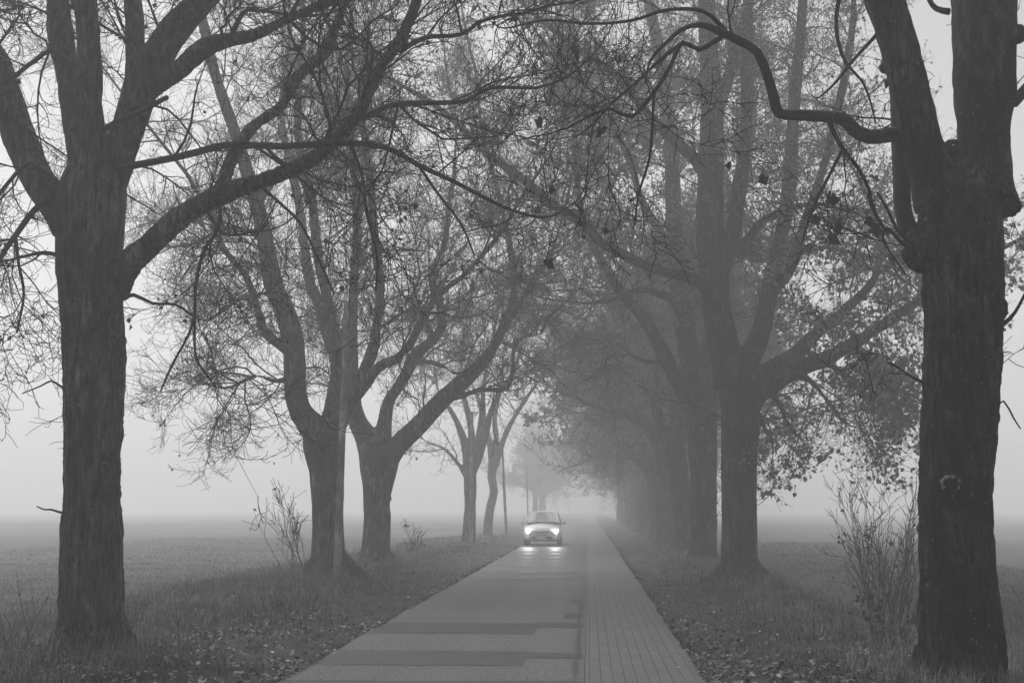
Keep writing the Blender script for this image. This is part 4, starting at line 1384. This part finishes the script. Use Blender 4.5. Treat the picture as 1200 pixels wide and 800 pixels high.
# roof and pillars
mb = MB()
xs = np.linspace(-1, 1, 9)
ysr = np.linspace(0, 1, 8)
roof = np.array([[(x * 0.60, 1.70 + (3.38 - 1.70) * t, 1.45 + 0.075 * (1 - x * x) * (1 - (2 * t - 1) ** 4 * 0.55) ) for x in xs] for t in ysr])
i = (np.arange(7)[:, None] * 9 + np.arange(8)[None]).ravel()
mb.add(roof, np.stack([i, i + 1, i + 10, i + 9], 1))
cpart(mb, 'roof', 'paint')
for s in (-1, 1):
    mb = MB()
    for a, bb, r in ((cab(s, 0, 0), cab(s, 0, 1), 0.036), (cab(s, 0.42, 0), cab(s, 0.42, 1), 0.03), (cab(s, 0.85, 0), cab(s, 0.85, 1), 0.04), (cab(s, 1, 0), cab(s, 1, 1), 0.045), (cab(s, 0, 1), cab(s, 1, 1), 0.03)):
        tt = np.linspace(0, 1, 5)[:, None]
        tubes(mb, a * (1 - tt) + bb * tt, np.full(5, r), 8, True)
    cpart(mb, 'pillars', 'paint')
# windscreen, rear and side glass
mb = MB()
g = []
for th in np.linspace(0.02, 0.98, 6):
    for x in np.linspace(-0.97, 0.97, 9):
        p = cab(1, 0, th)
        g.append((p[0] * x, p[1] - 0.07 * (1 - x * x) - 0.0, p[2] + 0.05 * th * (1 - x * x)))
i = (np.arange(5)[:, None] * 9 + np.arange(8)[None]).ravel()
mb.add(g, np.stack([i, i + 1, i + 10, i + 9], 1))
ws = cpart(mb, 'windscreen', 'glass')
for s in (-1, 1):
    mb = MB()
    p = [cab(s, 0.03, 0.03), cab(s, -0.38 + 0.40, 0.03), cab(s, 0.41, 0.96), cab(s, 0.03, 0.96)]
    p = [cab(s, 0.02, 0.02), cab(s, 0.41, 0.02), cab(s, 0.41, 0.97), cab(s, 0.02, 0.97)]
    mb.add(np.array(p), [(0, 1, 2, 3)] if s > 0 else [(3, 2, 1, 0)])
    cpart(mb, 'side_window', 'glass')
    mb = MB()
    p = [cab(s, 0.44, 0.02), cab(s, 0.84, 0.02), cab(s, 0.84, 0.97), cab(s, 0.44, 0.97)]
    mb.add(np.array(p), [(0, 1, 2, 3)] if s > 0 else [(3, 2, 1, 0)])
    cpart(mb, 'side_window', 'glass')
mb = MB()
mb.add(np.array([cab(-1, 1, 0.05), cab(1, 1, 0.05), cab(1, 1, 0.97), cab(-1, 1, 0.97)]) * [0.97, 1, 1], [(0, 1, 2, 3)])
cpart(mb, 'rear_window', 'glass')
# wiper cowl along the foot of the windscreen
mb = MB()
xx = np.linspace(-0.72, 0.72, 13)
tubes(mb, np.stack([xx, 0.885 - 0.09 * (1 - (xx / 0.74) ** 2), 0.985 + 0.02 * (1 - (xx / 0.74) ** 2)], 1), np.full(13, 0.022), 6, True)
for x0 in (-0.35, 0.25):
    tubes(mb, np.array([(x0 + 0.35, 0.83, 1.02), (x0, 0.845, 1.045), (x0 - 0.25, 0.88, 1.06)]), np.array([0.012, 0.01, 0.008]), 5, True)
cpart(mb, 'wipers', 'black')


def plate_on_nose(name, mat, prof, depth, y0, curve, parent=None):
    """shape outlined in x,z on the curved nose"""
    mb = MB()
    p = np.array(prof, float)
    fr = np.column_stack([p[:, 0], y0 + curve * p[:, 0] ** 2, p[:, 1]])
    bk = fr + [0, depth, 0]
    n = len(p)
    mb.add(np.vstack([fr, bk]), [(j, (j + 1) % n, n + (j + 1) % n, n + j) for j in range(n)])
    mb.f.append(np.arange(n) + mb.k - 2 * n)
    mb.n.append(np.array([n], np.int32))
    return cpart(mb, name, mat, parent, smooth=False)


# grille smile, lower intake, plate, badge
xx = np.linspace(-0.34, 0.34, 15)
top = [(x, 0.605 + 0.055 * (x / 0.34) ** 2) for x in xx]
bot = [(x, 0.555 + 0.075 * (x / 0.34) ** 2) for x in xx[::-1]]
plate_on_nose('grille', 'black', top + bot, 0.10, -0.012, 0.22)
plate_on_nose('bumper_intake', 'black', [(-0.42, 0.29), (0.42, 0.29), (0.46, 0.35), (0.40, 0.40), (-0.40, 0.40), (-0.46, 0.35)], 0.10, -0.025, 0.16)
plate_on_nose('number_plate', 'plate', [(-0.26, 0.43), (0.26, 0.43), (0.26, 0.53), (-0.26, 0.53)], 0.03, -0.035, 0.05)
plate_on_nose('badge', 'chrome', [(0.05 * math.cos(a), 0.605 + 0.035 * math.sin(a)) for a in np.linspace(0, TAU, 14, endpoint=False)], 0.04, -0.022, 0.0)
for s in (-1, 1):
    # headlight: swept housing with a round burning lamp in it
    pr = [(s * 0.44, 0.60), (s * 0.56, 0.55), (s * 0.70, 0.57), (s * 0.755, 0.66), (s * 0.75, 0.78), (s * 0.66, 0.74), (s * 0.52, 0.67)]
    if s > 0:
        pr = pr[::-1]
    mbh = MB()
    p = np.array(pr)
    sweep = lambda x: 0.005 + 0.46 * np.maximum(np.abs(x) - 0.42, 0) ** 1.3
    fr = np.column_stack([p[:, 0], sweep(p[:, 0]) - 0.02 + 0.25 * np.maximum(p[:, 1] - 0.6, 0), p[:, 1]])
    n = len(p)
    mbh.add(np.vstack([fr, fr + [0, 0.16, 0]]), [(j, (j + 1) % n, n + (j + 1) % n, n + j) for j in range(n)])
    mbh.f.append(np.arange(n))
    mbh.n.append(np.array([n], np.int32))
    h = cpart(mbh, 'headlight', 'lamp_house', smooth=False)
    mbl = MB()
    c = np.array([s * 0.60, 0.045, 0.645])
    rows = [(c + [0, -0.03 * math.cos(b_), 0] + 0.085 * math.sin(b_) * np.array([math.cos(a), 0, math.sin(a)])) for b_ in np.linspace(0.15, 1.57, 5) for a in np.linspace(0, TAU, 16, endpoint=False)]
    i = [(r_ * 16 + j, r_ * 16 + (j + 1) % 16, r_ * 16 + 16 + (j + 1) % 16, r_ * 16 + 16 + j) for r_ in range(4) for j in range(16)]
    mbl.add(rows, i)
    mbl.f.append(np.arange(16))
    mbl.n.append(np.array([16], np.int32))
    cpart(mbl, 'bulb', 'lamp', h)
    sp_ = bpy.data.lights.new('headlight_beam', 'SPOT')
    sp_.energy = 110
    sp_.spot_size = math.radians(36)
    sp_.spot_blend = 1.0
    sp_.shadow_soft_size = 0.06
    lo = bpy.data.objects.new('headlight_beam', sp_)
    C.objects.link(lo)
    lo.parent = car
    lo.location = (s * 0.60, -0.06, 0.645)
    d = Vector((0, -1, 0.0))
    lo.rotation_euler = d.to_track_quat('-Z', 'Y').to_euler()
    # fog lamp pocket, mirror
    mb = MB()
    tubes(mb, np.array([(s * 0.60, 0.00, 0.36), (s * 0.60, 0.08, 0.36)]).repeat(1, 0)[[0, 1, 1]] + np.array([[0, 0, 0], [0, 0, 0], [0, 0.04, 0]]), np.array([0.05, 0.055, 0.05]), 12, True)
    cpart(mb, 'fog_light', 'lamp_house')
    mb = MB()
    tt = np.linspace(-1, 1, 7)
    tubes(mb, np.stack([s * (0.93 + 0.09 * tt), 1.17 + 0 * tt, 1.0 + 0.0 * tt], 1), 0.075 * np.sqrt(np.maximum(1 - tt ** 2 * 0.85, 0.05)), 10, True)
    tubes(mb, np.array([(s * 0.78, 1.15, 0.95), (s * 0.83, 1.16, 0.97), (s * 0.88, 1.17, 0.985)]), np.array([0.03, 0.028, 0.028]), 8, True)
    cpart(mb, 'wing_mirror', 'paint')
    # wheels
    for wy in (0.72, 3.15):
        mb = MB()
        prof = [(-0.095, 0.20), (-0.098, 0.26), (-0.085, 0.297), (-0.04, 0.305), (0.04, 0.305), (0.085, 0.297), (0.098, 0.26), (0.095, 0.20)]
        n = 28
        v = [(s * 0.735 + px_, wy + r_ * math.cos(a), 0.305 + r_ * math.sin(a)) for a in np.linspace(0, TAU, n, endpoint=False) for px_, r_ in prof]
        kp = len(prof)
        mb.add(v, [(i_ * kp + j, ((i_ + 1) % n) * kp + j, ((i_ + 1) % n) * kp + j + 1, i_ * kp + j + 1) for i_ in range(n) for j in range(kp - 1)])
        wl = cpart(mb, 'wheel', 'tyre')
        mb = MB()
        for k_ in range(6):
            a = k_ * TAU / 6
            tubes(mb, np.array([(s * 0.815, wy, 0.305), (s * 0.82, wy + 0.1 * math.cos(a), 0.305 + 0.1 * math.sin(a)), (s * 0.805, wy + 0.2 * math.cos(a), 0.305 + 0.2 * math.sin(a))]), np.array([0.05, 0.03, 0.035]), 6, True)
        tubes(mb, np.array([(s * 0.74, wy, 0.305), (s * 0.78, wy, 0.305), (s * 0.80, wy, 0.305)]), np.array([0.19, 0.195, 0.06]), 20, True)
        cpart(mb, 'rim', 'rim', wl)
# underbody pan
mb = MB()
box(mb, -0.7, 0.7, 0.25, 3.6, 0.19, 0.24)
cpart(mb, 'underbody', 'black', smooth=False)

# ------------------------------------------------------------------ sky, sun and fog
SUN_EL, SUN_AZ = math.radians(54), math.radians(-24)       # azimuth from +Y towards +X
wd = bpy.data.worlds.new('World')
SC.world = wd
wd.use_nodes = True
nt = wd.node_tree
bg = nt.nodes['Background']
sky = node(nt, 'ShaderNodeTexSky', sky_type='NISHITA')
sky.sun_disc = False
sky.sun_elevation = SUN_EL
sky.sun_rotation = SUN_AZ
sky.air_density = 1.0
sky.dust_density = 1.5
bw = node(nt, 'ShaderNodeRGBToBW')
nt.links.new(sky.outputs[0], bw.inputs[0])
nt.links.new(bw.outputs[0], bg.inputs['Color'])
bg.inputs['Strength'].default_value = 0.075
sd = bpy.data.lights.new('sun', 'SUN')
sd.energy = 1.5
sd.angle = math.radians(60)
sd.color = (1, 1, 1)
so = bpy.data.objects.new('sun', sd)
C.objects.link(so)
dv = -Vector((math.sin(SUN_AZ) * math.cos(SUN_EL), math.cos(SUN_AZ) * math.cos(SUN_EL), math.sin(SUN_EL)))
so.rotation_euler = dv.to_track_quat('-Z', 'Y').to_euler()
so.location = (0, 0, 40)

m = bpy.data.materials.new('haze')
m.use_nodes = True
nt = m.node_tree
nt.nodes.clear()
out = node(nt, 'ShaderNodeOutputMaterial')
pv = node(nt, 'ShaderNodeVolumePrincipled')
pv.inputs['Color'].default_value = (1, 1, 1, 1)
pv.inputs['Density'].default_value = 0.0074
pv.inputs['Anisotropy'].default_value = 0.3
nt.links.new(pv.outputs[0], out.inputs['Volume'])
mb = MB()
box(mb, -640, 640, -640, 640, -2.0, 27.0)
hz = mb.build('haze', m, smooth=False)
hz['kind'] = 'stuff'
hz['label'] = 'thick pale fog filling the air over road and fields'

# ------------------------------------------------------------------ render settings
SC.view_settings.view_transform = 'Standard'
SC.view_settings.look = 'None'
SC.view_settings.gamma = 1
SC.view_settings.use_curve_mapping = False
SC.view_settings.exposure = 1.0
SC.render.engine = 'CYCLES'
cy = SC.cycles
cy.max_bounces = 4
cy.diffuse_bounces = 2
cy.glossy_bounces = 2
cy.transmission_bounces = 1
cy.volume_bounces = 2
cy.transparent_max_bounces = 4
cy.use_adaptive_sampling = True
cy.adaptive_threshold = 0.02
cy.use_denoising = True
cy.sample_clamp_indirect = 4
